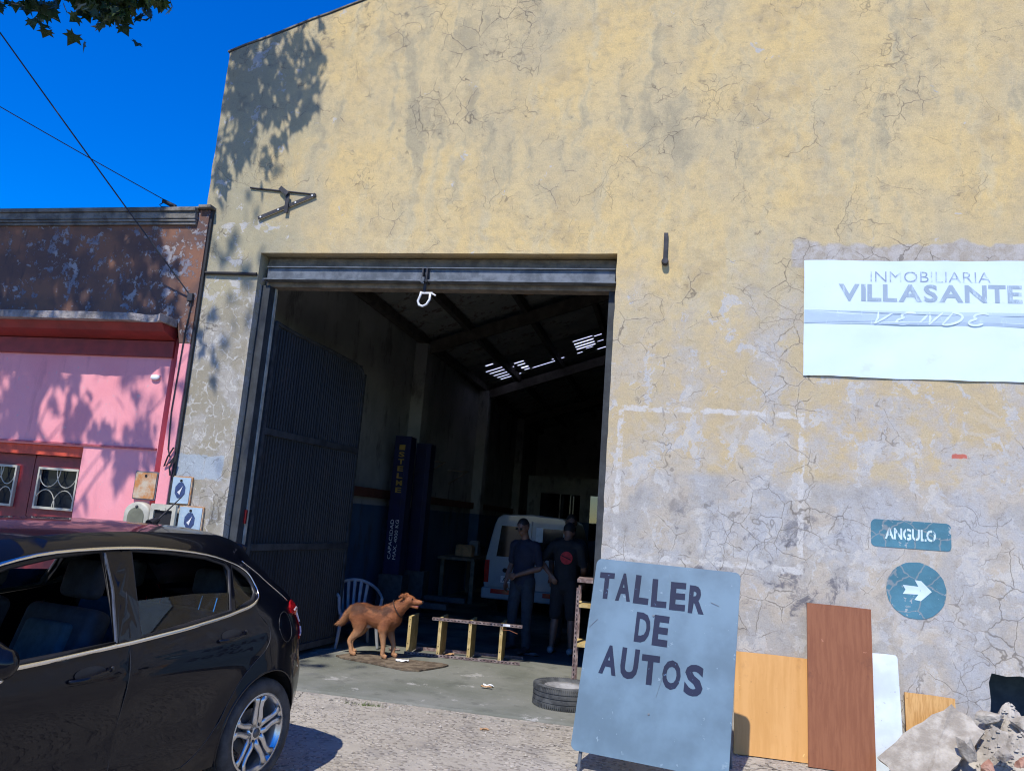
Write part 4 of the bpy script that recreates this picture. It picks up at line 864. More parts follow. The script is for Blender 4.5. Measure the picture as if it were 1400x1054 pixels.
for sgn in (1, -1):
    def to3(u, z, off=0): return (u, sgn*(cy(u, z)+off), z)
    groups = {'side_panel': [], 'front_door': [], 'rear_door': []}
    for f in F2:
        c = (sum(V2[i][0] for i in f)/3, sum(V2[i][1] for i in f)/3)
        groups['front_door' if inpoly(c, front_door_poly) else 'rear_door' if inpoly(c, rear_door_poly) else 'side_panel'].append(f)
    P3 = [to3(*p) for p in V2]; doors = {}
    for nm, fs_ in groups.items():
        used = sorted({i for f in fs_ for i in f}); ix = {j: k for k, j in enumerate(used)}
        doors[nm] = MB().add([P3[j] for j in used], [tuple(ix[i] for i in f) for f in fs_]).build(nm, CP, car, smooth=True)
    def ribbon(pts, w, off, name, mat, par, r_=None):
        m_ = MB(); m_.tube([to3(u, z, off) for u, z in pts], r_ or w, 6); return m_.build(name, mat, par, smooth=True)
    for sm, par in ((seam_B, doors['front_door']), (seam_F, doors['front_door']), (seam_R, doors['rear_door']), ([(.60, .262), (1.09, .258), (2.09, .262)], doors['side_panel'])):
        ribbon(smooth_prof([Vector(p) for p in sm], 4), .0032, -.0012, 'door_gap', CBLACK, par)
    ribbon([(1.065, belt(1.065)+.01), (1.055, 1.15), (1.04, 1.40)], .0032, -.001, 'door_gap', CBLACK, doors['front_door'])
    # bright strip round the side windows
    low = [(u, belt(u)-.012) for u in [2.42-.08*i for i in range(30)]]
    loop = low[:-1]+[(.115, 1.074), (.075, 1.103), (.063, 1.155), (.095, 1.226), (.16, 1.272), (.26, 1.306), (.47, 1.353), (.75, 1.382), (1.05, 1.39), (1.42, 1.373), (1.68, 1.33), (1.88, 1.265), (2.08, 1.18), (2.28, 1.07), (2.44, .965)]
    m_ = MB(); m_.tube([to3(u, z, .003) for u, z in smooth_prof([Vector(p) for p in loop], 3)], [(.006, .011)]*(len(loop)*3-2), 8, ref=(0, 1, 0)); m_.build('window_trim', CHROME, car, smooth=True)
    for W_ in (WF, WR, WQ):                                       # rubber reveals
        m_ = MB(); m_.tube([to3(u, z, -.014) for u, z in W_], .014, 6, closed=True); m_.build('window_seal', CBLACK, car, smooth=True)
    Vq, Fq = cdt(WQ); MB().add([to3(u, z, -.012) for u, z in Vq], Fq).build('quarter_glass', M['glass'], car, smooth=True)
    CGL = M['glass']
    halfway = [p for p in WR[:4]]+[(.305, 1.135), (.6, 1.145), (.995, 1.135)]
    Vq, Fq = cdt(halfway); MB().add([to3(u, z, -.013) for u, z in Vq], Fq).build('rear_side_glass', M['glass'], doors['rear_door'], smooth=True)
    # B and C posts in gloss black inside the openings
    m_ = MB(); m_.tube([to3(u, z, -.03) for u, z in ((.315, belt(.315)), (.28, 1.15), (.268, 1.287))], .016, 6); m_.build('quarter_post', CBLACK, car)
    m_ = MB(); m_.tube([to3(u, z, -.006) for u, z in ((1.145, belt(1.145)), (1.13, 1.2), (1.145, 1.365))], .008, 6); m_.build('window_channel', CRIMD, doors['front_door'])
    # door handles: dark cup and bow
    for u0, z0, par in ((1.30, .838, doors['front_door']), (.36, .905, doors['rear_door'])):
        m_ = MB(); cup = [(u0+.085*cos(a), z0+.008+.030*sin(a)) for a in [2*pi*i/20 for i in range(20)]]; Vc, Fc = cdt(cup); m_.add([to3(u, z, .0025) for u, z in Vc], Fc); m_.build('handle_cup', CBLACK, par)
        m_ = MB(); pts = [(u0+.105, z0-.012, .006), (u0+.07, z0-.008, .030), (u0, z0, .036), (u0-.07, z0+.008, .030), (u0-.10, z0+.012, .006)]
        m_.limb([(*to3(u, z, o_), .013, .010) for u, z, o_ in pts], 8); m_.build('handle', CP, par, smooth=True)
        m_ = MB(); q = to3(u0-.118, z0+.013, .004); m_.ball(q, (.012, .008, .012)); m_.build('lock', CBLACK, par, smooth=True)
    # tail lamp wrapping round the corner
    lamp = [(-.30, 1.005), (-.36, 1.03), (-.44, 1.035), (-.495, 1.005), (-.53, .95), (-.545, .885), (-.54, .83), (-.50, .80), (-.44, .79), (-.42, .815), (-.45, .84), (-.465, .88), (-.455, .92), (-.42, .945), (-.36, .955), (-.31, .97)]
    ex = [(-.3-.03*i, .8+.03*j) for i in range(9) for j in range(9)]; ex = [p for p in ex if inpoly(p, lamp) and away(p, [lamp], .006)]
    Vl, Fl = cdt(lamp, [], ex); m_ = MB(); m_.add([to3(u, z, .010) for u, z in Vl], Fl)
    m_.add([to3(u, z, .010) for u, z in lamp]+[to3(u, z, -.012) for u, z in lamp], [(i, (i+1) % len(lamp), len(lamp)+(i+1) % len(lamp), len(lamp)+i) for i in range(len(lamp))]); tl = m_.build('tail_lamp', M['redlens'], car, auto=.6)
    for pts in ([(-.36, .985), (-.44, .99), (-.485, .95), (-.50, .89)], [(-.50, .86), (-.485, .825), (-.45, .815)]):
        m_ = MB(); m_.tube([to3(u, z, .012) for u, z in pts], .006, 6); m_.build('lamp_strip', M['clearlens'], tl)
    if sgn > 0:
        ribbon([(-.17+.088*cos(a), .905+.088*sin(a)) for a in [2*pi*i/32 for i in range(33)]], .0026, -.0008, 'fuel_flap_gap', CBLACK, doors['side_panel'])
    ribbon(smooth_prof([Vector(p) for p in ((-.43, .79), (-.40, .74), (-.33, .68), (-.30, .6), (-.33, .5))], 4), .0028, -.001, 'bumper_gap', CBLACK, doors['side_panel'])
    ribbon(smooth_prof([Vector(p) for p in ((.09, 1.30), (-.07, 1.21), (-.235, 1.10), (-.33, 1.04))], 4), .003, .0, 'hatch_gap', CHROME, doors['side_panel'])
    # lip and liner of the arches
    for cu in (0, 2.538):
        m_ = MB(); m_.tube([to3(u, z, -.004) for u, z in arc(cu, .362, -ga, pi+ga, 26)], .008, 6); m_.build('arch_lip', CP, car, smooth=True)
        m_ = MB(); A = arc(cu, .361, -ga, pi+ga, 22); nA = len(A); m_.add([(u, sgn*(cy(u, z)-.006), z) for u, z in A]+[(u, sgn*.45, z) for u, z in A], [(i, i+1, nA+i+1, nA+i) for i in range(nA-1)]); m_.add([(u, sgn*.45, z) for u, z in A], [tuple(range(nA))]); m_.build('arch_liner', CBLACK, car)
    # mirror
    mr = MB(); mr.limb([(1.95, sgn*.90, .985, .055, .075), (1.89, sgn*.98, .99, .065, .085), (1.85, sgn*1.03, .985, .05, .06)], 14); mi = mr.build('door_mirror', CP, doors['front_door'], smooth=True)
    mr = MB(); mr.limb([(1.94, sgn*.87, .93, .02), (1.90, sgn*.96, .915, .045, .018), (1.86, sgn*1.03, .925, .03, .014)], 10); mr.build('mirror_base', CHROME, mi, smooth=True)
    mr = MB(); mr.ball((1.835, sgn*.975, .99), (.012, .075, .055)); mr.build('mirror_glass', M['dglass'], mi, smooth=True)

# surfaces that run across the car, section by section along the silhouette
def span(i0, i1, bow, crown, name, mat, par=None, inset=0.):
    pts = SIL[i0:i1+1]; m_ = MB(); K = 16
    for i, p in enumerate(pts):
        g = i0+i; t = (SIL[min(g+1, len(SIL)-1)]-SIL[max(g-1, 0)]).normalized(); nrm_ = Vector((-t.y, t.x)); nrm_ = nrm_ if nrm_.dot(p-Vector((1.2, .6))) > 0 else -nrm_
        e = cy(p[0], p[1])-inset
        for k_ in range(K+1):
            s_ = -1+2*k_/K; b = bow*(1-abs(s_)**2.6); m_.v.append((p[0]+nrm_.x*(b+inset*0), s_*e, p[1]+nrm_.y*b))
    n_ = len(pts); m_.f += [(i*(K+1)+k_, i*(K+1)+k_+1, (i+1)*(K+1)+k_+1, (i+1)*(K+1)+k_) for i in range(n_-1) for k_ in range(K)]
    return m_.build(name, mat, par or car, smooth=True)
iz = lambda j: j*3
span(iz(0), iz(5), .10, 0, 'rear_bumper', CP); ht = span(iz(5), iz(9), .10, 0, 'hatch', CP)
span(iz(9), iz(13), .085, 0, 'rear_window', M['glass'], ht); span(iz(13), iz(23), .035, 0, 'roof_panel', CP); span(iz(23), iz(27), .07, 0, 'windscreen', M['glass'])
span(iz(27), iz(31), .05, 0, 'bonnet', CP); span(iz(31), iz(36), .12, 0, 'front_bumper', CP)
m_ = MB(); m_.prism([(-.55, .24), (3.2, .22), (3.15, .30), (2.0, .27), (-.5, .33)], -.44, .44, 'y'); m_.build('underbody', CBLACK, car)
m_ = MB(); m_.box(.36, 2.18, -.80, .80, .22, .30); m_.build('floor_pan', CBLACK, car)
m_ = MB(); m_.tube([(.26, 0, 1.475), (.20, 0, 1.51)], [.035, .016], 10); m_.tube([(.21, 0, 1.50), (.03, 0, 1.66)], [.006, .0035], 8); m_.build('antenna', CBLACK, car)
# cabin
def cushion(name, x0, x1, y0, y1, z0, z1, mat, lean=0, par=None, bev=.05, piv=None):
    m_ = MB(); R_ = Matrix.Translation((x0, 0, z0)) @ Matrix.Rotation(lean, 4, 'Y') @ Matrix.Translation((-x0, 0, -z0)); m_.box(x0, x1, y0, y1, z0, z1, R_); return m_.build(name, mat, par or car, bevel=bev, seg=4, smooth=True)
for s_ in (.37, -.37):
    st = bpy.data.objects.new('front_seat', None); COL.objects.link(st); st.parent = car
    cushion('seat_base', 1.28, 1.80, s_-.25, s_+.25, .34, .50, CSEAT, -.10, st); cushion('seat_back', 1.17, 1.31, s_-.25, s_+.25, .45, 1.08, CSEAT, -.32, st)
    cushion('seat_insert', 1.25, 1.325, s_-.15, s_+.15, .55, 1.02, CSEAT2, -.32, st, .03); cushion('headrest', .96, 1.05, s_-.13, s_+.13, 1.10, 1.30, CSEAT, -.2, st, .04)
cushion('rear_bench', .28, .80, -.62, .62, .34, .50, CSEAT, -.12); cushion('rear_backrest', .20, .34, -.60, .60, .42, .98, CSEAT, -.28)
for s_ in (.36, -.36):
    h_ = cushion('rear_headrest', .0, .09, s_-.13, s_+.13, 1.05, 1.22, CSEAT, -.12, None, .04)
    m_ = MB(); m_.tube([(.06, s_-.06, .95), (.03, s_-.06, 1.08)], .006, 6); m_.tube([(.06, s_+.06, .95), (.03, s_+.06, 1.08)], .006, 6); m_.build('headrest_rod', CHROME, h_)
m_ = MB(); m_.box(2.12, 2.66, -.70, .70, .62, .93); m_.build('dashboard', CBLACK, car, bevel=.06, seg=3, smooth=True)
m_ = MB(); cst = Vector((1.90, .36, .90)); ax = Vector((-.88, 0, .47)); e1 = Vector((0, 1, 0)); e2 = ax.cross(e1).normalized()
m_.tube([cst+e1*.18*cos(2*pi*i/28)+e2*.18*sin(2*pi*i/28) for i in range(28)], .016, 8, closed=True); m_.tube([cst-e1*.18, cst, cst+e1*.18], .016, 6); m_.tube([cst, cst-ax*.30], [.055, .03], 8); m_.build('steering_wheel', CBLACK, car, smooth=True)
m_ = MB(); m_.box(-.40, .18, -.62, .62, .88, .90); m_.build('parcel_shelf', CBLACK, car)
# wheels
TY = [(.205, -.085), (.238, -.098), (.27, -.101), (.295, -.092), (.309, -.074), (.312, -.050), (.312, -.047), (.306, -.046), (.306, -.040), (.3125, -.039), (.3125, -.006), (.306, -.005), (.306, .005), (.3125, .006), (.3125, .039), (.306, .04), (.306, .046), (.312, .047), (.312, .05), (.309, .074), (.295, .092), (.27, .101), (.238, .098), (.225, .085)]
ty_me = MB().lathe(TY, 56, 'y').mesh('tyre', smooth=False); ty_me.shade_smooth(); ty_me.set_sharp_from_angle(angle=.7)
rim_me = MB().lathe([(.216, .088), (.229, .091), (.232, .080), (.214, .072), (.204, .05), (.19, -.02), (.185, -.08)], 48, 'y').mesh('rim', smooth=True)
disc_me = MB().lathe([(.0, -.005), (.13, -.005), (.13, .01), (.0, .01)], 32, 'y').mesh('brake_disc')
sp = MB()
for k_ in range(5):
    a0 = 2*pi*k_/5+pi/2+.18
    for sg_ in (-1, 1):
        pts = [(.045, .05, .060), (.09, .045, .066), (.14, .036, .066), (.178, .042, .070), (.212, .070, .080)]
        ring = []
        for r_, w_, h_ in pts:
            a = a0+sg_*(w_/max(r_, .06))*.62; ring.append(Vector((r_*cos(a), h_, r_*sin(a))))
        sp.tube(ring, [(.022, .012), (.019, .012), (.0165, .012), (.018, .011), (.024, .010)], 8, ref=(0, 0, 1))
sp.lathe([(.0, .072), (.035, .072), (.058, .066), (.066, .045), (.066, .02)], 24, 'y')
spoke_me = sp.mesh('spokes', smooth=True)
hub_me = MB().lathe([(0, .080), (.024, .079), (.028, .0735)], 20, 'y').mesh('hub_cap', smooth=True)
bolt = MB()
for k_ in range(4): bolt.lathe([(0, .072), (.009, .072), (.009, .05)], 8, 'y', (.047*cos(.6+k_*pi/2), 0, .047*sin(.6+k_*pi/2)))
bolt_me = bolt.mesh('wheel_bolt')
for cu in (0, 2.538):
    for sgn in (1, -1):
        w = bpy.data.objects.new('wheel', None); COL.objects.link(w); w.parent = car; w.location = (cu, sgn*.745, .306); w.rotation_euler = (0, .2 if sgn > 0 else .5, 0 if sgn > 0 else pi)
        for nm, me, mt in (('tyre', ty_me, M['rubber']), ('rim', rim_me, CRIM), ('brake_disc', disc_me, CRIMD), ('spokes', spoke_me, CRIM), ('hub_cap', hub_me, CRIMD), ('wheel_bolt', bolt_me, CBLACK)): link(nm, me, mt, w)
# ------------------------------------------------------------------ the dog
def dog_m():
    m = Mat('reddish_brown_dog_coat'); X, Y, Z = m.xyz()
    st = m.noise(16, 5, .6, m.scalev(None, (.35, 1, 1.2)))
    c = m.mix(m.ss(st, .35, .65), (.25, .088, .036), (.40, .155, .062))
    c = m.mix(m.mul(m.ss(m.noise(6, 5, .6, m.warp(5, .1)), .40, .58), m.mul(m.ss(Z, .44, .52), m.ss(X, .32, .2))), c, (.12, .05, .028))
    c = m.mix(m.ss(m.add(Z, m.mul(m.sub(st, .5), .12)), .40, .20), c, (.48, .25, .12))
    c = m.mix(m.mul(m.mul(m.ss(Z, .39, .35), m.ss(m.math('ABSOLUTE', Y), .052, .04)), m.mul(m.ss(X, -.2, -.15), m.ss(X, .0, -.06))), c, (.55, .42, .33))
    c = m.mix(m.mul(m.ss(X, -.27, -.33), .8), c, (.36, .17, .075))
    m.set(col=c, rough=.6, spec=.3); m.bump(m.noise(90, 4, .6, m.scalev(None, (.3, 1, 1))), .5, .006); return m.m
dog = thing('dog', 'reddish brown dog standing on a worn mat in the sunlit doorway', 'dog', (-3.40, 1.90, .022), radians(2))
b = MB()
b.limb([(-.23, 0, .495, .085, .105), (-.15, 0, .485, .105, .118), (-.05, 0, .468, .100, .112), (.06, 0, .452, .118, .135), (.15, 0, .448, .118, .148), (.225, 0, .475, .100, .125)], 16, ref=(0, 1, 0))
b.limb([(.17, 0, .50, .095, .12), (.26, 0, .562, .078, .10), (.33, 0, .622, .066, .080), (.385, 0, .662, .064, .066)], 14, ref=(0, 1, 0))
b.ball((.395, 0, .680), (.076, .068, .066)); b.ball((.425, .0, .692), (.05, .054, .045))
b.limb([(.43, 0, .675, .052, .046), (.475, 0, .668, .040, .038), (.525, 0, .667, .033, .031), (.55, 0, .670, .027, .024)], 12, ref=(0, 1, 0))
b.limb([(.40, 0, .632, .044, .026), (.455, 0, .614, .030, .017), (.512, 0, .604, .022, .012)], 10, ref=(0, 1, 0))
b.limb([(-.28, 0, .535, .040), (-.335, 0, .47, .036), (-.375, 0, .395, .038), (-.42, 0, .345, .032), (-.47, 0, .33, .012)], 10)
for s_ in (1, -1):
    b.limb([(.375, s_*.050, .722, .026, .014), (.345, s_*.078, .738, .026, .010), (.312, s_*.092, .722, .013, .006)], 10, ref=(0, 0, 1))
    dx = .0 if s_ < 0 else .05
    b.limb([(-.19, s_*.060, .465, .108, .066), (-.155, s_*.078, .36, .082, .050), (-.18, s_*.082, .27, .050, .036), (-.258-dx*.4, s_*.082, .175, .031, .025), (-.243-dx, s_*.08, .10, .023, .022), (-.225-dx, s_*.08, .035, .027, .025), (-.185-dx, s_*.08, .02, .027, .020)], 12)
    dx = .0 if s_ < 0 else .075
    b.limb([(.175, s_*.075, .45, .088, .052), (.15+dx*.3, s_*.088, .35, .064, .044), (.145+dx*.6, s_*.084, .265, .042, .036), (.16+dx, s_*.08, .14, .028, .026), (.162+dx, s_*.08, .045, .027, .026), (.20+dx, s_*.08, .020, .029, .020)], 12)
    b.ball((.438, s_*.040, .705), (.02, .014, .012))
b.limb([(-.12, 0, .36, .028), (-.09, 0, .35, .03), (-.04, 0, .345, .022)], 8)
dm = remeshed(b, 'body', .0085, 3); DM = dog_m(); db_ = link('body', dm, DM, dog)
fur = MB(); rf = random.Random(3)
for p in dm.polygons:
    for q in range(2):
        c0 = Vector(p.center); n0 = Vector(p.normal); 
        if c0.z < .03 or c0.x > .51: continue
        head = c0.x > .36; L0 = (.010 if head or c0.z < .25 else .024)*rf.uniform(.6, 1.3); L0 *= 1.7 if c0.x < -.29 else 1
        flow = Vector((-.9, 0, -.45)) if c0.z > .3 else Vector((-.25, 0, -1)); d0 = (flow-n0*flow.dot(n0)+n0*.42+Vector((rf.gauss(0, .15), rf.gauss(0, .15), rf.gauss(0, .15)))).normalized(); s0 = d0.cross(n0).normalized()*.0013
        c0 = c0+Vector((rf.uniform(-1, 1), rf.uniform(-1, 1), rf.uniform(-1, 1)))*.003-n0*.001; fur.add([c0-s0, c0+s0, c0+d0*L0], [(0, 1, 2)])
fur.build('coat', DM, dog, kind='stuff', fix=False)
k = MB(); k.ball((.570, 0, .678), (.013, .017, .013)); k.build('nose', M['black'], dog, smooth=True)
for s_ in (1, -1): k = MB(); k.ball((.452, s_*.046, .706), .0085); k.build('eye', M['dglass'], dog, smooth=True)
k = MB(); k.limb([(.43, 0, .634, .022, .007), (.48, 0, .624, .020, .006), (.52, 0, .620, .014, .005)], 8, ref=(0, 1, 0)); k.build('tongue', pm('pink_tongue', (.55, .18, .18), .4, .1), dog, smooth=True)
k = MB(); k.tube([(.245, .082*cos(a), .545+.0) if 0 else (.272-.06*sin(a), .092*cos(a), .572+.095*sin(a)) for a in [2*pi*i/20 for i in range(20)]], .007, 6, closed=True); k.build('collar', pm('brown_leather_strap', (.05, .025, .018), .6), dog)
mt = thing('floor_mat', 'dark worn rectangular mat lying under the dog', 'mat', (-3.15, 1.80, .006), 0)
pol = [(-.62, -.08), (-.50, -.165), (-.1, -.27), (.34, -.42), (.50, -.36), (.66, -.02), (.70, .14), (.60, .20), (.1, .17), (-.3, .20), (-.52, .22)]
pp = []
for a_, b_ in zip(pol, pol[1:]+pol[:1]):
    for i in range(5): x, y = a_[0]+(b_[0]-a_[0])*i/5, a_[1]+(b_[1]-a_[1])*i/5; pp.append((x+.012*fx(x, y, 0, 9), y+.012*fx(x, y, 5, 9)))
mb = MB(); mb.prism(pp, .0, .016, 'z'); o = mb.build('pile', M['mat'], mt)

# ------------------------------------------------------------------ slotted steel shelving
def slotted(m_, p0, p1, a, b_, w=.035, t=.003):                    # an angle iron along p0-p1 with flanges along a and b_
    p0, p1, a, b_ = map(Vector, (p0, p1, a, b_))
    for d, e in ((a, b_), (b_, a)):
        q = [p0, p0+d*w, p0+d*w+e*t, p0+e*t]; r_ = [p1, p1+d*w, p1+d*w+e*t, p1+e*t]; m_.hexa([*q, *r_])
def slots(m_, p0, p1, a, n_, pitch=.045):
    p0, p1, a, n_ = map(Vector, (p0, p1, a, n_)); d = (p1-p0); L = d.length; d.normalize(); q = .02
    while q < L-.02:
        c = p0+d*q+a*.018+n_*.0012; m_.add([c-d*.011-a*.005, c+d*.011-a*.005, c+d*.011+a*.005, c-d*.011+a*.005], [(0, 1, 2, 3)]); q += pitch
rk = thing('shelving_rack', 'steel shelving rack with mustard shelves lying on its side behind the dog', 'shelving', (-3.13, 2.36, .006), radians(5))
FX, UP, BK = Vector((1, 0, 0)), Vector((0, 0, 1)), Vector((0, 1, 0))
for nm, p0, p1, a, b_ in (('upright', (.30, 0, .47), (1.43, 0, .47), -UP, BK), ('upright', (-.02, 0, 0), (1.43, 0, 0), UP, BK), ('upright', (-.02, .42, 0), (1.43, .42, 0), UP, -BK)):
    m_ = MB(); slotted(m_, p0, p1, a, b_); o = m_.build(nm, M['slot'], rk); m_ = MB(); slots(m_, p0, p1, a, -BK); m_.build('slot_holes', M['black'], o, fix=False)
for i, x in enumerate((.035, .42, .80, 1.19)):
    h_ = .47 if i else .455; m_ = MB(); z0 = .012
    m_.box(x, x+.004, .012, .41, z0, h_); m_.box(x-.035, x+.004, .004, .010, z0, h_) ; m_.box(x-.03, x, .41, .414, z0, h_); m_.box(x-.03, x, .012, .41, h_-.004, h_); m_.build('shelf', M['shelf_y'], rk)
    m_ = MB()
    for z in (.05, .13, .34, .42): m_.lathe([(0, .0015), (.006, .0015), (.006, .004)], 6, 'y', (x-.018, 0, z))
    m_.build('bolt', M['black'], rk)
m_ = MB(); m_.box(1.19, 1.28, -.004, -.001, .44, .468); m_.build('paper_label', M['paper'], rk)
m_ = MB(); m_.tube([(1.17, -.01, .43), (1.20, -.03, .40), (1.28, -.02, .40), (1.38, -.03, .37)], .004, 5); m_.build('wire_end', M['board_brown'], rk)
r2 = thing('shelving_rack', 'upright slotted steel shelving rack with mustard shelves behind blue sign', 'shelving', (-.90, .98, .006), radians(3))
for nm, x, y, sx, sy in (('upright', 0, 0, 1, 1), ('upright', .78, 0, -1, 1), ('upright', 0, .36, 1, -1), ('upright', .78, .36, -1, -1)):
    m_ = MB(); a = Vector((sx, 0, 0)); b_ = Vector((0, sy, 0)); slotted(m_, (x, y, 0), (x, y, 1.10), a, b_); o = m_.build(nm, M['slot'], r2); m_ = MB(); slots(m_, (x, y, 0), (x, y, 1.10), a, (0, -1, 0)); m_.build('slot_holes', M['black'], o, fix=False)
for z in (.55, .94, 1.19):
    m_ = MB(); m_.box(.004, .776, .005, .355, z-.004, z); m_.box(.004, .776, .0045, .009, z-.035, z); m_.build('shelf', M['shelf_y'] if z < 1.1 else M['slot'], r2)

# ------------------------------------------------------------------ white plastic chair
ch = thing('plastic_chair', 'grey white moulded plastic armchair in the shade behind the dog', 'chair', (-3.90, 2.52, .004), radians(34))
# chair faces -y in its own frame
def chleg(x, y, sx, sy):
    m_ = MB(); m_.limb([(x, y, .42, .026, .020), (x+.02*sx, y+.02*sy, .2, .022, .017), (x+.045*sx, y+.045*sy, .012, .019, .015)], 8); m_.build('leg', M['plastic'], ch, smooth=True)
for x, y in ((-.22, -.20), (.22, -.20), (-.20, .20), (.20, .20)): chleg(x, y, (1 if x > 0 else -1), (1 if y > 0 else -1))
m_ = MB(); m_.prism([(p[0], p[1]) for p in rounded(-.235, .235, -.22, .22, .07)], .40, .425, 'z'); m_.build('seat', M['plastic'], ch, bevel=.008)
m_ = MB(); arcp = [(.26*cos(a)*1.02, .05+.22*sin(a), .70+.10*max(0, sin(a))**1.5) for a in [pi*i/16 for i in range(17)]]
full = [(.275, -.20, .62), (.285, -.08, .645)]+arcp+[(-.285, -.08, .645), (-.275, -.20, .62)]; m_.tube([Vector(p) for p in full], [(.024, .014) for _ in full], 8, ref=(0, 0, 1)); m_.build('back_rail', M['plastic'], ch, smooth=True)
for s_ in (-1, 1): m_ = MB(); m_.limb([(s_*.275, -.20, .615, .022, .014), (s_*.262, -.20, .5, .02, .014), (s_*.24, -.195, .42, .022, .015)], 8); m_.build('arm_post', M['plastic'], ch, smooth=True)
for i in range(-2, 3):
    m_ = MB(); x = i*.085; m_.limb([(x*.8, .20, .42, .022, .008), (x*.9, .235, .58, .022, .008), (x, .262-.012*abs(i), .79-.01*i*i, .024, .008)], 8, ref=(1, 0, 0)); m_.build('back_slat', M['plastic'], ch, smooth=True)

# ------------------------------------------------------------------ tyre on the floor
lt = thing('car_tyre', 'dusty car tyre lying flat on the floor beside the blue sign', 'tyre', (-.93, .74, .103))
m_ = MB().lathe([(r_*1.0, h_) for r_, h_ in TY]+[(.198, .06), (.195, 0), (.198, -.06)], 56, 'z', closed=True).build('casing', M['rubber_old'], lt, auto=.7)
m_ = MB(); m_.lathe([(.0, .02), (.10, .03), (.17, .055), (.204, .075), (.204, .06), (.17, .04), (.10, .015), (0, .0)], 32, 'z'); m_.build('wheel_dish', pm('dull_steel_wheel', (.34, .34, .34), .6, .3, 8, .2, metal=.3), lt, smooth=True)
m_ = MB()
for i in range(96):
    a = 2*pi*i/96
    for h0, h1 in ((-.095, -.052), (.052, .095)):
        R_ = Matrix.Rotation(a, 4, 'Z'); m_.box(.296, .3145, -.006, .004, h0, h1, R_)
m_.build('tread_blocks', M['rubber_old'], lt, kind='stuff')

# ------------------------------------------------------------------ white van at the back
van = thing('white_van', 'white delivery van with twin rear doors parked deep inside the workshop', 'van', (-2.44, 7.0, .003))
sec = [(-.80, .36), (-.845, .55), (-.85, .95), (-.80, 1.2), (-.72, 1.6), (-.66, 1.76), (-.55, 1.825), (0, 1.85), (.55, 1.825), (.66, 1.76), (.72, 1.6), (.80, 1.2), (.85, .95), (.845, .55), (.80, .36)]
stations = [(0.0, 1.0, 1.0), (.04, 1.0, 1.0), (1.6, 1.01, 1.0), (2.45, 1.0, .985), (3.05, .97, .70), (3.75, .93, .58), (4.0, .85, .45)]
m_ = MB(); n = len(sec)
for y, wx, hz in stations: m_.v += [(x*wx, y, .36+(z-.36)*hz) for x, z in sec]
for j in range(len(stations)-1): m_.f += [(j*n+i, j*n+(i+1) % n, (j+1)*n+(i+1) % n, (j+1)*n+i) for i in range(n)]
m_.f += [tuple(range(n)), tuple(len(m_.v)-n+i for i in range(n))[::-1]]; m_.build('body', M['vanwhite'], van, bevel=.02)
for x0, x1, sx in ((-.74, -.006, -1), (.006, .74, 1)):
    dpoly = [(x0, .52), (x1, .52), (x1, 1.74), (x0+(.10 if sx < 0 else 0), 1.74), (x0, 1.2)] if sx < 0 else [(x0, .52), (x1, .52), (x1, 1.2), (x1-.10, 1.74), (x0, 1.74)]
    d = slab(MB(), dpoly, [], -.032, -.004).build('rear_door', M['vanwhite'], van, bevel=.008)
    wp = [(x0+.11, 1.06), (x1-.09, 1.06), (x1-.09, 1.62), (x0+.17, 1.62)] if sx < 0 else [(x0+.09, 1.06), (x1-.11, 1.06), (x1-.17, 1.62), (x0+.09, 1.62)]
    slab(MB(), wp, [], -.038, -.033).build('window', M['dglass'], d)
m_ = MB(); m_.box(.08, .21, -.044, -.039, 1.37, 1.63); m_.build('window_sticker', M['paper'], van)
m_ = MB(); m_.box(-.86, .86, -.10, .02, .30, .50); m_.build('bumper', M['vanwhite'], van, bevel=.03)
for s_ in (-1, 1):
    m_ = MB(); m_.box(s_*.48-.20, s_*.48+.20, -.106, -.102, .40, .48); m_.build('red_reflector', M['redlens'], van)
    m_ = MB(); m_.box(s_*.80-.045, s_*.80+.045, -.028, .06, .58, .98); m_.build('tail_lamp', M['redlens'], van, bevel=.01)
    for y in (.75, 3.3):
        w = MB(); w.lathe([(r_, h_) for r_, h_ in TY], 32, 'x', (s_*.76, y, .305)); w.lathe([(0, .06), (.2, .07), (.205, -.05)], 24, 'x', (s_*.76, y, .305)); w.build('wheel', M['rubber'], van)
m_ = MB(); m_.box(-.52, -.12, -.044, -.033, .60, .715); pt = m_.build('number_plate', M['whitep'], van)
me = fit_text('AUS 205', .33, .075, .02); me.transform(Matrix.Translation((-.485, -.046, .62)) @ UPRIGHT); link('plate_lettering', me, M['ink'], pt)
m_ = MB(); m_.ball((-.45, -.05, .82), (.045, .02, .04)); m_.build('door_handle', M['black'], van)

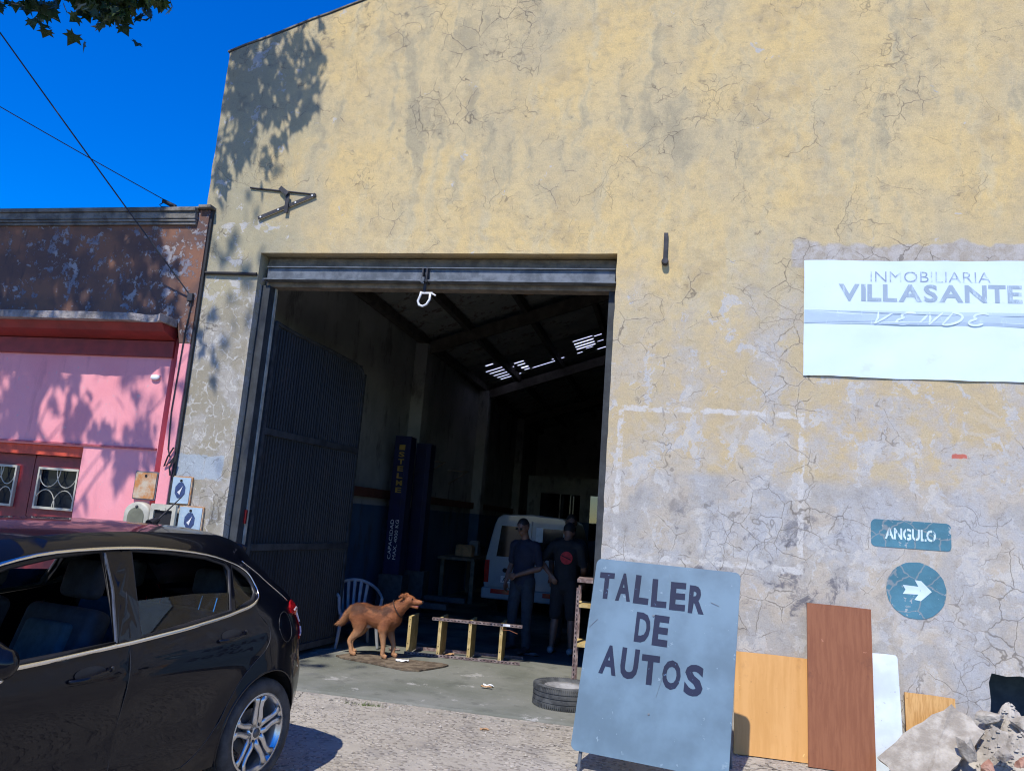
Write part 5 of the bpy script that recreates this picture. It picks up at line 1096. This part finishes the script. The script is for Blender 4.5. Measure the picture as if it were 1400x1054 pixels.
# ------------------------------------------------------------------ people
SKIN = pm('tan_skin', (.17, .09, .06), .55, .12, 14, .1); HAIR = pm('dark_short_hair', (.012, .010, .009), .7, .2, 30, .3)
NAVY = pm('navy_tshirt', (.009, .013, .030), .85, .2, 9, .3); BLK = pm('black_tshirt', (.010, .011, .014), .85, .2, 9, .3); JEAN = pm('faded_grey_blue_trousers', (.022, .030, .039), .85, .25, 9, .3); SHOE = pm('dark_shoes', (.03, .03, .032), .6, .2); SHOEG = pm('grey_trainers', (.25, .26, .27), .6, .2)
def hand(b, w, d, side, palm, curl=.5):
    w, d = Vector(w), Vector(d).normalized(); side = Vector(side); side = (side-d*side.dot(d)).normalized(); pn = Vector(palm); pn = (pn-d*pn.dot(d)); pn = (pn-side*pn.dot(side)).normalized()
    b.limb([(*w, .026, .020), (*(w+d*.05), .040, .016), (*(w+d*.09), .040, .014)], 10, ref=side)
    for i, (o_, L) in enumerate(((-.032, .068), (-.011, .080), (.011, .076), (.031, .058))):
        p = w+d*.085+side*o_; q = p+d*L*.45*cos(curl*.5)+pn*L*.45*sin(curl*.5); e = q+d*L*.5*cos(curl*1.4)+pn*L*.5*sin(curl*1.4); b.limb([(*p, .0095), (*q, .009), (*e, .0075)], 8)
    p = w+d*.025-side*.03; b.limb([(*p, .013), (*(p+d*.035-side*.022+pn*.01), .0115), (*(p+d*.068-side*.026+pn*.025), .009)], 8)
def person(label, loc, rz, J, top, bottom, shoe, hat=None, hair=True, shorts=False, voxel=.0085, sc=1.):
    t = thing('person', label, 'person', loc, rz); t.scale = (sc, sc, sc)
    hd, tilt_ = Vector(J['head']), J.get('tilt', 0); R_ = Matrix.Rotation(tilt_, 3, 'X'); H = lambda x, y, z: tuple(hd+R_ @ Vector((x, y, z)))
    s_ = MB(); s_.ball(hd, (.076, .096, .106), 18, 12, R_); s_.ball(H(0, -.030, -.062), (.056, .062, .062), 14, 10, R_)
    s_.limb([(*H(0, -.085, .012), .012), (*H(0, -.108, -.025), .015), (*H(0, -.102, -.034), .017)], 8)
    s_.limb([(*H(-.03, -.082, .022), .012), (*H(.03, -.082, .022), .012)], 8); s_.limb([(*H(-.022, -.088, -.070), .009), (*H(.022, -.088, -.070), .009)], 8)
    for q in (-1, 1): s_.ball(H(q*.078, .008, -.012), (.012, .024, .034), 10, 8, R_)
    nb = Vector((0, .01, 1.44)); s_.limb([(*nb, .062), (*(nb.lerp(hd, .5)), .056), (*H(0, .01, -.05), .058)], 12)
    s_.limb([(0, 0, .95, .14, .10), (0, 0, 1.15, .13, .095), (0, 0, 1.35, .155, .10), (0, 0, 1.42, .12, .07)], 14, ref=(1, 0, 0))
    for q, sd in ((-1, 'L'), (1, 'R')):
        sh = (q*.185, .005, 1.40); el = J['el'+sd]; wr = J['wr'+sd]
        s_.limb([(q*.12, .005, 1.41, .055), (*sh, .056), (*Vector(sh).lerp(Vector(el), .5), .047), (*el, .041), (*Vector(el).lerp(Vector(wr), .35), .041), (*wr, .027)], 12)
        hand(s_, wr, J.get('hd'+sd, Vector(wr)-Vector(el)), J.get('hs'+sd, (1, 0, 0)), J.get('hp'+sd, (0, 1, 0)), .5)
        hp, kn, an = (q*.092, .0, .92), J['kn'+sd], J['an'+sd]
        s_.limb([(*hp, .085), (*Vector(hp).lerp(Vector(kn), .5), .075), (*kn, .055), (*Vector(kn).lerp(Vector(an), .35), .055), (*an, .036), (an[0], an[1], .06, .036)], 12)
        s_.limb([(an[0], an[1]+.02, .045, .035), (an[0]+q*.015, an[1]-.08, .035, .036), (an[0]+q*.02, an[1]-.15, .028, .026)], 10)
    body = link('body', remeshed(s_, 'body', voxel, 3), SKIN, t)
    c = MB(); c.limb([(0, 0, .90, .168, .118), (0, 0, 1.0, .168, .118), (0, 0, 1.15, .158, .112), (0, -.003, 1.32, .182, .122), (0, .0, 1.42, .135, .085)], 16, ref=(1, 0, 0))
    for q, sd in ((-1, 'L'), (1, 'R')):
        sh = Vector((q*.185, .005, 1.40)); el = Vector(J['el'+sd]); e = sh.lerp(el, .82); c.limb([(q*.10, .005, 1.405, .066), (*sh, .064), (*sh.lerp(el, .5), .060), (*e, .060)], 12)
    link('tshirt', remeshed(c, 'tshirt', .011, 4), top, t)
    c = MB(); c.limb([(0, 0, .99, .155, .108), (0, 0, .88, .165, .115)], 14, ref=(1, 0, 0))
    for q, sd in ((-1, 'L'), (1, 'R')):
        hp, kn, an = Vector((q*.092, 0, .92)), Vector(J['kn'+sd]), Vector(J['an'+sd])
        if shorts: c.limb([(*hp, .10), (*hp.lerp(kn, .5), .098), (*hp.lerp(kn, .95), .092)], 12)
        else: c.limb([(*hp, .10), (*hp.lerp(kn, .5), .092), (*kn, .075), (*kn.lerp(an, .5), .070), (*(an+Vector((0, 0, -.02))), .062)], 12)
    link('shorts' if shorts else 'trousers', remeshed(c, 'trousers', .011, 4), bottom, t)
    for q, sd in ((-1, 'L'), (1, 'R')):
        an = J['an'+sd]; c = MB(); c.limb([(an[0], an[1]+.045, .045, .044), (an[0]+q*.01, an[1]-.04, .05, .048, .046), (an[0]+q*.018, an[1]-.12, .036, .046, .034), (an[0]+q*.02, an[1]-.19, .028, .035, .024)], 12, ref=(1, 0, 0)); c.build('shoe', shoe, t, smooth=True)
    if hair:
        c = MB(); c.ball(H(0, .012, .014), (.081, .098, .104), 18, 12, R_); me = c.mesh('hair', smooth=True); bm = bmesh.new(); bm.from_mesh(me)
        iv = R_.inverted(); cut = [v for v in bm.verts if (lambda p: p.z < .028+.35*min(0, p.y+.03)*-1*0 and p.y < .02 or p.z < -.045)(iv @ (v.co-hd))]; bmesh.ops.delete(bm, geom=cut, context='VERTS'); bm.to_mesh(me); bm.free(); link('hair', me, HAIR, t)
    for q in (-1, 1): c = MB(); c.ball(H(q*.031, -.088, .004), (.013, .008, .007)); c.build('eye', M['black'], t, smooth=True)
    if hat == 'cap':
        c = MB(); c.ball(H(0, .008, .03), (.086, .104, .092), 18, 12, R_); me = c.mesh('cap', smooth=True); bm = bmesh.new(); bm.from_mesh(me); iv = R_.inverted(); bmesh.ops.delete(bm, geom=[v for v in bm.verts if (iv @ (v.co-hd)).z < .012], context='VERTS'); bm.to_mesh(me); bm.free(); cp = link('cap', me, BLK, t)
        c = MB(); c.prism([H(x*.075, -.09-.075*sqrt(max(0, 1-x*x)), 0)[:2] for x in [-1, -.8, -.5, 0, .5, .8, 1]], H(0, -.1, .03)[2], H(0, -.1, .038)[2], 'z'); c.build('peak', BLK, cp)
    if hat == 'glasses':
        for q in (-1, 1): c = MB(); c.ball(H(q*.033, -.104, .006), (.026, .004, .016)); c.build('sunglass_lens', M['dglass'], t, smooth=True)
    return t
person('man in navy t-shirt and faded trousers, looking down beside the white van', (-1.93, 3.56, .004), radians(-24), dict(head=(-.02, -.06, 1.655), tilt=radians(22), elL=(-.25, .06, 1.14), wrL=(-.22, -.10, .90), elR=(.25, .02, 1.12), wrR=(.02, -.20, 1.0), hdL=(.1, -.3, -.8), hdR=(-.9, -.1, -.1), hsL=(0, -1, 0), hsR=(0, .2, 1), hpL=(1, 0, 0), hpR=(0, 1, 0), knL=(-.10, -.06, .50), anL=(-.13, .02, .09), knR=(.13, -.05, .49), anR=(.20, -.12, .09)), NAVY, JEAN, SHOE, hat='glasses')
p2 = person('man in black t-shirt with red round print and black shorts, back turned', (-1.36, 3.66, .004), radians(172), dict(head=(0, -.075, 1.60), tilt=radians(30), elR=(.335, .10, 1.19), wrR=(.17, .17, 1.03), hdR=(-.6, .05, -.75), hsR=(-.6, 0, .5), hpR=(0, -1, 0), elL=(-.24, -.03, 1.13), wrL=(-.18, -.24, 1.02), knL=(-.11, -.02, .49), anL=(-.13, .0, .09), knR=(.11, -.01, .49), anR=(.13, .02, .09)), BLK, BLK, SHOEG, hat='cap', shorts=True, sc=1.02)
m_ = MB(); m_.lathe([(0, .140), (.04, .139), (.083, .134), (.085, .132)], 28, 'y', (-.035, 0, 1.255)); m_.build('shirt_print', pm('red_shirt_print', (.40, .025, .03), .8, .2, 20, .1), p2)
m_ = MB(); flat = [(-.10, .146, 1.235), (-.05, .148, 1.252), (.03, .148, 1.283)]; m_.tube(flat, .006, 5); m_.build('shirt_print', BLK, p2)
person('dark haired man mostly hidden behind the man in black', (-1.43, 4.55, .004), radians(8), dict(head=(0, -.02, 1.70), tilt=radians(8), elL=(-.25, .02, 1.14), wrL=(-.23, -.10, .92), elR=(.25, .02, 1.14), wrR=(.23, -.10, .92), knL=(-.1, -.02, .49), anL=(-.11, .0, .09), knR=(.1, -.02, .49), anR=(.11, .0, .09)), BLK, JEAN, SHOE, sc=1.04)

# ------------------------------------------------------------------ two-post lift and clutter along the left wall
def lift_post(y, label):
    t = thing('lift_post', label, 'lift', (-4.28, y, .003)); m_ = MB(); slab(m_, [(-.135, 0), (.135, 0), (.135, 2.95), (-.135, 2.95)], [], -.13, .13); m_.build('column', M['navy'], t, bevel=.015)
    m_ = MB(); m_.box(-.06, .06, -.142, -.132, .1, 2.85); m_.build('slide_cover', M['navy'], t); m_ = MB(); m_.box(-.28, .28, -.25, .25, 0, .02); m_.build('base_plate', M['dsteel'], t)
    m_ = MB(); m_.box(-.19, .22, -.17, .17, .25, .75); m_.build('carriage', M['dsteel'], t, bevel=.01); m_ = MB(); m_.box(.22, .95, -.06, .06, .27, .36); m_.build('arm', M['dsteel'], t, bevel=.01); return t
l1 = lift_post(4.85, 'nearer dark blue vehicle lift post with yellow upright lettering')
for i, chx in enumerate('ISTELME'):
    me = fit_text(chx, .10, .085, .03); me.transform(Matrix.Translation((-.05, -.146, 2.72-.115*i)) @ UPRIGHT); link('letter', me, M['yellowp'], l1)
for i, body in enumerate(('CAPACIDAD', 'MAX. 4000 KG')):
    me = fit_text(body, .62, .055, .0); me.transform(Matrix.Translation((-.02+.085*i, -.146, .98)) @ UPRIGHT @ Matrix.Rotation(pi/2, 4, 'Z')); link('lettering', me, M['whitep'], l1)
lift_post(5.95, 'farther dark blue vehicle lift post without lettering')
for y, z in ((7.3, 2.75), (9.1, 2.70)):
    t = thing('shelf_bracket', 'small dark shelf bracket on left inner wall, %s one' % ('nearer' if y < 8 else 'farther'), 'bracket', (-4.75, y, z)); m_ = MB(); m_.box(.002, .45, -.02, .02, -.02, .01); m_.build('arm', M['timber'], t); m_ = MB(); m_.tube([(.02, 0, -.30), (.42, 0, -.02)], .015, 6); m_.build('strut', M['timber'], t)
wb = thing('workbench', 'dark wooden workbench against the left inner wall', 'workbench', (-4.2, 9.6, .003))
m_ = MB(); m_.box(-.42, .36, -1.2, 1.2, .84, .90); m_.build('top', M['timber'], wb, bevel=.006)
for x in (-.36, .28):
    for y in (-1.1, 1.1): m_ = MB(); m_.box(x, x+.08, y-.04, y+.04, 0, .838); m_.build('leg', M['timber'], wb)
for i, (x, y, z, a, b_, c, mt_, lb) in enumerate(((-4.2, 9.0, .905, .18, .14, .22, 'card', 'cardboard box on the dark workbench'), (-4.15, 9.6, .905, .10, .10, .30, 'plastic', 'pale plastic can on the dark workbench'), (-4.25, 10.2, .905, .16, .2, .16, 'dsteel', 'dark metal toolbox on the dark workbench'))):
    t = thing('container', lb, 'container', (x, y, z)); m_ = MB(); m_.box(-a, a, -b_, b_, 0, c); m_.build('body', M[mt_], t, bevel=.015); m_ = MB(); m_.box(-a*.8, a*.8, -b_*.8, b_*.8, c+.001, c+.02); m_.build('lid', M[mt_], t)
# back of the hall: another car with its bonnet up, partition with glazed openings
oc = thing('parked_car', 'dark car with a pale raised bonnet behind the man in black', 'car', (-.55, 7.2, .003), radians(-8))
sec2 = [(-.80, .25), (-.84, .55), (-.82, .88), (-.70, .95), (0, .98), (.70, .95), (.82, .88), (.84, .55), (.80, .25)]; m_ = MB(); n = len(sec2)
for y, wx, hz in ((-.1, .9, .85), (.1, 1, .95), (1.1, 1, 1.0), (3.6, 1, 1.05), (4.0, .9, .95)): m_.v += [(x*wx, y, .25+(z-.25)*hz) for x, z in sec2]
for j in range(4): m_.f += [(j*n+i, j*n+(i+1) % n, (j+1)*n+(i+1) % n, (j+1)*n+i) for i in range(n)]
m_.f += [tuple(range(n)), tuple(len(m_.v)-n+i for i in range(n))[::-1]]; m_.build('body', pm('dark_grey_paint', (.03, .035, .045), .35, .1, 3, 0, coat=.5), oc, bevel=.03)
m_ = MB(); m_.hexa([(-.62, 1.3, .99), (.62, 1.3, .99), (.60, 3.3, .99), (-.60, 3.3, .99), (-.50, 1.9, 1.42), (.50, 1.9, 1.42), (.48, 3.0, 1.42), (-.48, 3.0, 1.42)]); m_.build('cabin', M['dglass'], oc, bevel=.04)
m_ = MB(); m_.hexa([(-.70, 1.12, 1.0), (.70, 1.12, 1.0), (.70, 1.16, .99), (-.70, 1.16, .99), (-.62, .42, 1.82), (.62, .42, 1.72), (.62, .46, 1.73), (-.62, .46, 1.83)]); m_.build('bonnet', M['vanwhite'], oc, bevel=.008)
for s_ in (-1, 1):
    for y in (.65, 3.1): w = MB(); w.lathe([(r_, h_) for r_, h_ in TY], 28, 'x', (s_*.74, y, .305)); w.lathe([(0, .06), (.2, .07), (.205, -.05)], 20, 'x', (s_*.74, y, .305)); w.build('wheel', M['rubber'], oc)
pa = thing('glazed_partition', 'dim glazed partition across the back of the workshop', 'partition', (-1.2, 16.0, .003))
m_ = MB(); slab(m_, [(-3.0, 0), (6, 0), (6, 3.1), (-3, 3.1)], [[(-2.6+1.5*i, 1.3), (-1.4+1.5*i, 1.3), (-1.4+1.5*i, 2.6), (-2.6+1.5*i, 2.6)] for i in range(5)], -.05, .05); m_.build('panel', M['inner'], pa)
for i in range(5): m_ = MB(); m_.box(-2.6+1.5*i, -1.4+1.5*i, -.01, .01, 1.3, 2.6); m_.build('pane', M['houseglass'], pa); m_ = MB(); m_.box(-2.02+1.5*i, -1.98+1.5*i, -.03, .03, 1.3, 2.6); m_.build('mullion', M['whiteiron'], pa)
# ------------------------------------------------------------------ litter on the floor
def scrap(name, x, y, a, b_, mat, label, rot, z=.01):
    bm = bmesh.new(); bmesh.ops.create_grid(bm, x_segments=6, y_segments=5, size=1)
    for v in bm.verts: v.co = Vector((v.co.x*a, v.co.y*b_, .012+.018*fx(v.co.x, v.co.y, x, 1.6)+.01*fx(v.co.x, v.co.y, y, 4)))
    me = bpy.data.meshes.new(name); bm.to_mesh(me); bm.free(); o = link(name, me, M[mat]); o.location = (x, y, z); o.rotation_euler = (0, 0, rot); me.shade_smooth(); tag(o, label, 'litter'); return o
scrap('paper_scrap', -2.98, 1.80, .075, .045, 'paper', 'crumpled white paper on the mat by the dog forepaws', .2, .024)
scrap('paper_scrap', -1.78, 1.10, .06, .02, 'paper', 'small white paper strip on the green floor left of the tyre', -.1)
scrap('card_scrap', -1.78, 1.02, .06, .018, 'card', 'thin brown cardboard strip just before the white paper strip', -.05)
scrap('card_scrap', -2.66, 2.62, .08, .05, 'card', 'orange brown cardboard scrap inside the lying shelving rack', .5)
scrap('rag', -3.35, 2.55, .07, .05, 'slot', 'dark rag on the floor behind the dog', .2)
scrap('paper_scrap', -1.70, 3.25, .10, .06, 'plastic', 'pale plastic bag in the shade behind the shelving rack', .2)
scrap('card_scrap', -1.45, -.45, .04, .012, 'card', 'small orange wood chip on the pavement before the doorway', .3, -.02)
# ------------------------------------------------------------------ plane tree over the pavement
tree = thing('plane_tree', 'street plane tree whose leafy boughs hang in from upper left', 'tree', (-7.9, -3.6, -.02))
TO = Vector((-7.9, -3.6, -.02))
half = [(0, 0), (.10, -.03), (.30, -.20), (.26, -.04), (.50, .02), (.34, .14), (.56, .36), (.26, .34), (.20, .44), (.0, .80)]
leaf_poly = [(x, y) for x, y in half] + [(-x, y) for x, y in half[-2:0:-1]]
def leaf_at(c, s_, rr):
    d = Vector((rr.uniform(-1, 1), rr.uniform(-1, 1), -rr.uniform(.3, 1.6))).normalized(); a = d.cross(Vector((rr.uniform(-1, 1), rr.uniform(-1, 1), rr.uniform(-.4, .4)))).normalized(); nn = a.cross(d)
    return Matrix(((a.x, d.x, nn.x), (a.y, d.y, nn.y), (a.z, d.z, nn.z))), c, s_
Vl, Fl = cdt(leaf_poly)
def leaf_verts(R_, c, s_): return [c+R_ @ Vector((x*s_, y*s_, .10*s_*(abs(x)*1.5-.3*y*y))) for x, y in Vl]
crown = MB(); rr = random.Random(21)
def clump(c, n, rad, size=(.14, .23)):
    for i in range(n):
        p = Vector((rr.gauss(0, 1), rr.gauss(0, 1), rr.gauss(0, .8)))*rad*.55; crown.add(leaf_verts(*leaf_at(Vector(c)+p-TO, rr.uniform(*size), rr)), Fl)
tips = []
def shade(x, z, n, rad, t0=2.7, t1=4.4, big=0):
    t = rr.uniform(t0, t1); c = Vector((x, 0, z))+S*t; clump(c, n, rad); tips.append(c)
# boughs whose shade falls on the upper corner of the yellow front
for x, z, n, r_ in [(-5.05, 6.65, 34, .30), (-4.75, 6.7, 36, .30), (-4.45, 6.75, 34, .28), (-4.2, 6.8, 26, .24), (-4.95, 6.3, 30, .28), (-4.6, 6.35, 34, .30), (-4.25, 6.4, 26, .22), (-4.05, 6.35, 10, .14), (-5.0, 5.95, 24, .26), (-4.65, 6.0, 22, .24), (-4.35, 5.95, 18, .20), (-4.12, 6.0, 9, .14), (-4.95, 5.6, 16, .22), (-4.72, 5.65, 12, .18), (-4.45, 5.65, 9, .14), (-5.02, 5.3, 12, .16), (-4.5, 5.28, 7, .10), (-4.85, 5.4, 6, .12), (-4.9, 3.35, 5, .09)]: shade(x, z, int(n*(.85 if z < 6.2 else 1.0)), r_)
# on the parapet and wall of the pink house
for i in range(95):
    x = rr.uniform(-9.6, -5.62); z = rr.uniform(3.55, 5.4)
    if x > -5.8 and 3.8 < z < 4.65 and rr.random() < .75: continue
    shade(x, z, rr.randint(14, 30), rr.uniform(.2, .34), 4.4, 8.5)
for i in range(34):
    x = rr.uniform(-9.3, -5.6); z = rr.uniform(2.25, 3.5)
    if z < 2.9 and rr.random() < .35: continue
    shade(x, z, rr.randint(8, 20), rr.uniform(.15, .27), 4.6, 6.2)
for x, z in ((-5.75, 2.15), (-5.6, 2.3), (-5.85, 2.35), (-5.5, 2.5), (-6.3, 2.5), (-7.0, 1.8), (-7.3, 2.0), (-6.9, 1.5)): shade(x, z, 14, .16, 4.6, 5.6)
for i in range(40):
    c = TO+Vector((rr.gauss(0, 1.6), rr.gauss(-.3, 1.4), rr.uniform(7.5, 12.5))); clump(c, 26, .45); tips.append(c)
crown.build('crown', M['leafy'], tree, kind='stuff', fix=False)
tuft = MB(); rg = random.Random(9)
for i in range(60):
    x, y = -2.62+rg.gauss(0, .09), -.16+rg.gauss(0, .015); h_ = rg.uniform(.015, .04); a = rg.uniform(0, 6.28); tuft.add([(x-.003, y, -.02), (x+.003, y, -.02), (x+.02*cos(a), y+.02*sin(a), -.015+h_)], [(0, 1, 2)])
tag(tuft.build('weeds', pm('dry_weed', (.10, .13, .035), .8), kind='stuff', fix=False), 'little dry weeds in the joint before the doorway', 'weeds')
# near bough with leaves one can pick out
lme = MB().add([(x, y, .10*(abs(x)*1.5-.3*y*y)) for x, y in Vl], Fl).mesh('leaf', fix=False)
bough = [Vector(p) for p in ((-7.9, -3.4, 6.3), (-7.7, -2.2, 6.95), (-6.97, -1.34, 7.13), (-6.08, -1.03, 7.0), (-5.47, -.9, 6.81))]
spots = []
for i in range(285):
    k_ = rr.random()
    if k_ < .80: c = Vector((rr.gauss(-5.97, .28), rr.gauss(-.95, .16), 7.02-abs(rr.gauss(0, .19))))
    elif k_ < .9: c = Vector((rr.gauss(-6.63, .26), rr.gauss(-1.0, .12), 6.99-abs(rr.gauss(0, .11))))
    else: c = Vector((rr.uniform(-7.63, -6.52), -1.03+rr.gauss(0, .05), 0)); c.z = 6.89-.12*(c.x+7.63)-abs(rr.gauss(0, .05))
    spots.append(c)
spots += [Vector((-6.32, -.955, 6.43)), Vector((-6.19, -.955, 6.32)), Vector((-6.69, -1.0, 6.54)), Vector((-6.63, -1.0, 6.47)), Vector((-6.85, -1.0, 6.61))]
for c in spots:
    R_, c2, s_ = leaf_at(c-TO, rr.uniform(.12, .19), rr); o = link('leaf', lme, M['leafy'], tree); o.matrix_local = Matrix.Translation(c2) @ R_.to_4x4() @ Matrix.Scale(s_, 4)
br_ = MB(); br_.tube([p-TO for p in bough], [.05, .035, .022, .013, .006], 8); br_.tube([Vector((-7.63, -1.03, 6.89))-TO, Vector((-6.97, -1.03, 6.76))-TO, Vector((-6.52, -1.0, 6.58))-TO], [.007, .005, .003], 6)
br_.build('bough', M['bark'], tree, smooth=True)
tr = MB(); tr.tube([(0, 0, 0), (.03, .02, .5), (.1, .05, 2.2), (.05, .1, 4.2), (.25, .3, 6.0), (.3, .5, 8.2), (.2, .6, 10.5)], [.30, .23, .20, .17, .13, .09, .04], 16)
nodes = [Vector((.1, .05, 3.6)), Vector((.1, .15, 4.8)), Vector((.25, .3, 6.0)), Vector((.28, .4, 7.2)), Vector((.3, .5, 8.4))]
for c in tips[::3]:
    c = c-TO; nd = min(nodes, key=lambda q: (q-c).length+abs(q.z+1.5-c.z)); mid = nd.lerp(c, .5)+Vector((0, 0, .35)); tr.tube([nd, nd.lerp(mid, .5)+Vector((0, 0, .1)), mid, c], [.028, .02, .012, .004], 6, cap=False)
tr.build('trunk', M['bark'], tree, smooth=True)
print('objects', len(bpy.data.objects), 'tris', sum(len(o.data.polygons) for o in bpy.data.objects if o.type == 'MESH'))
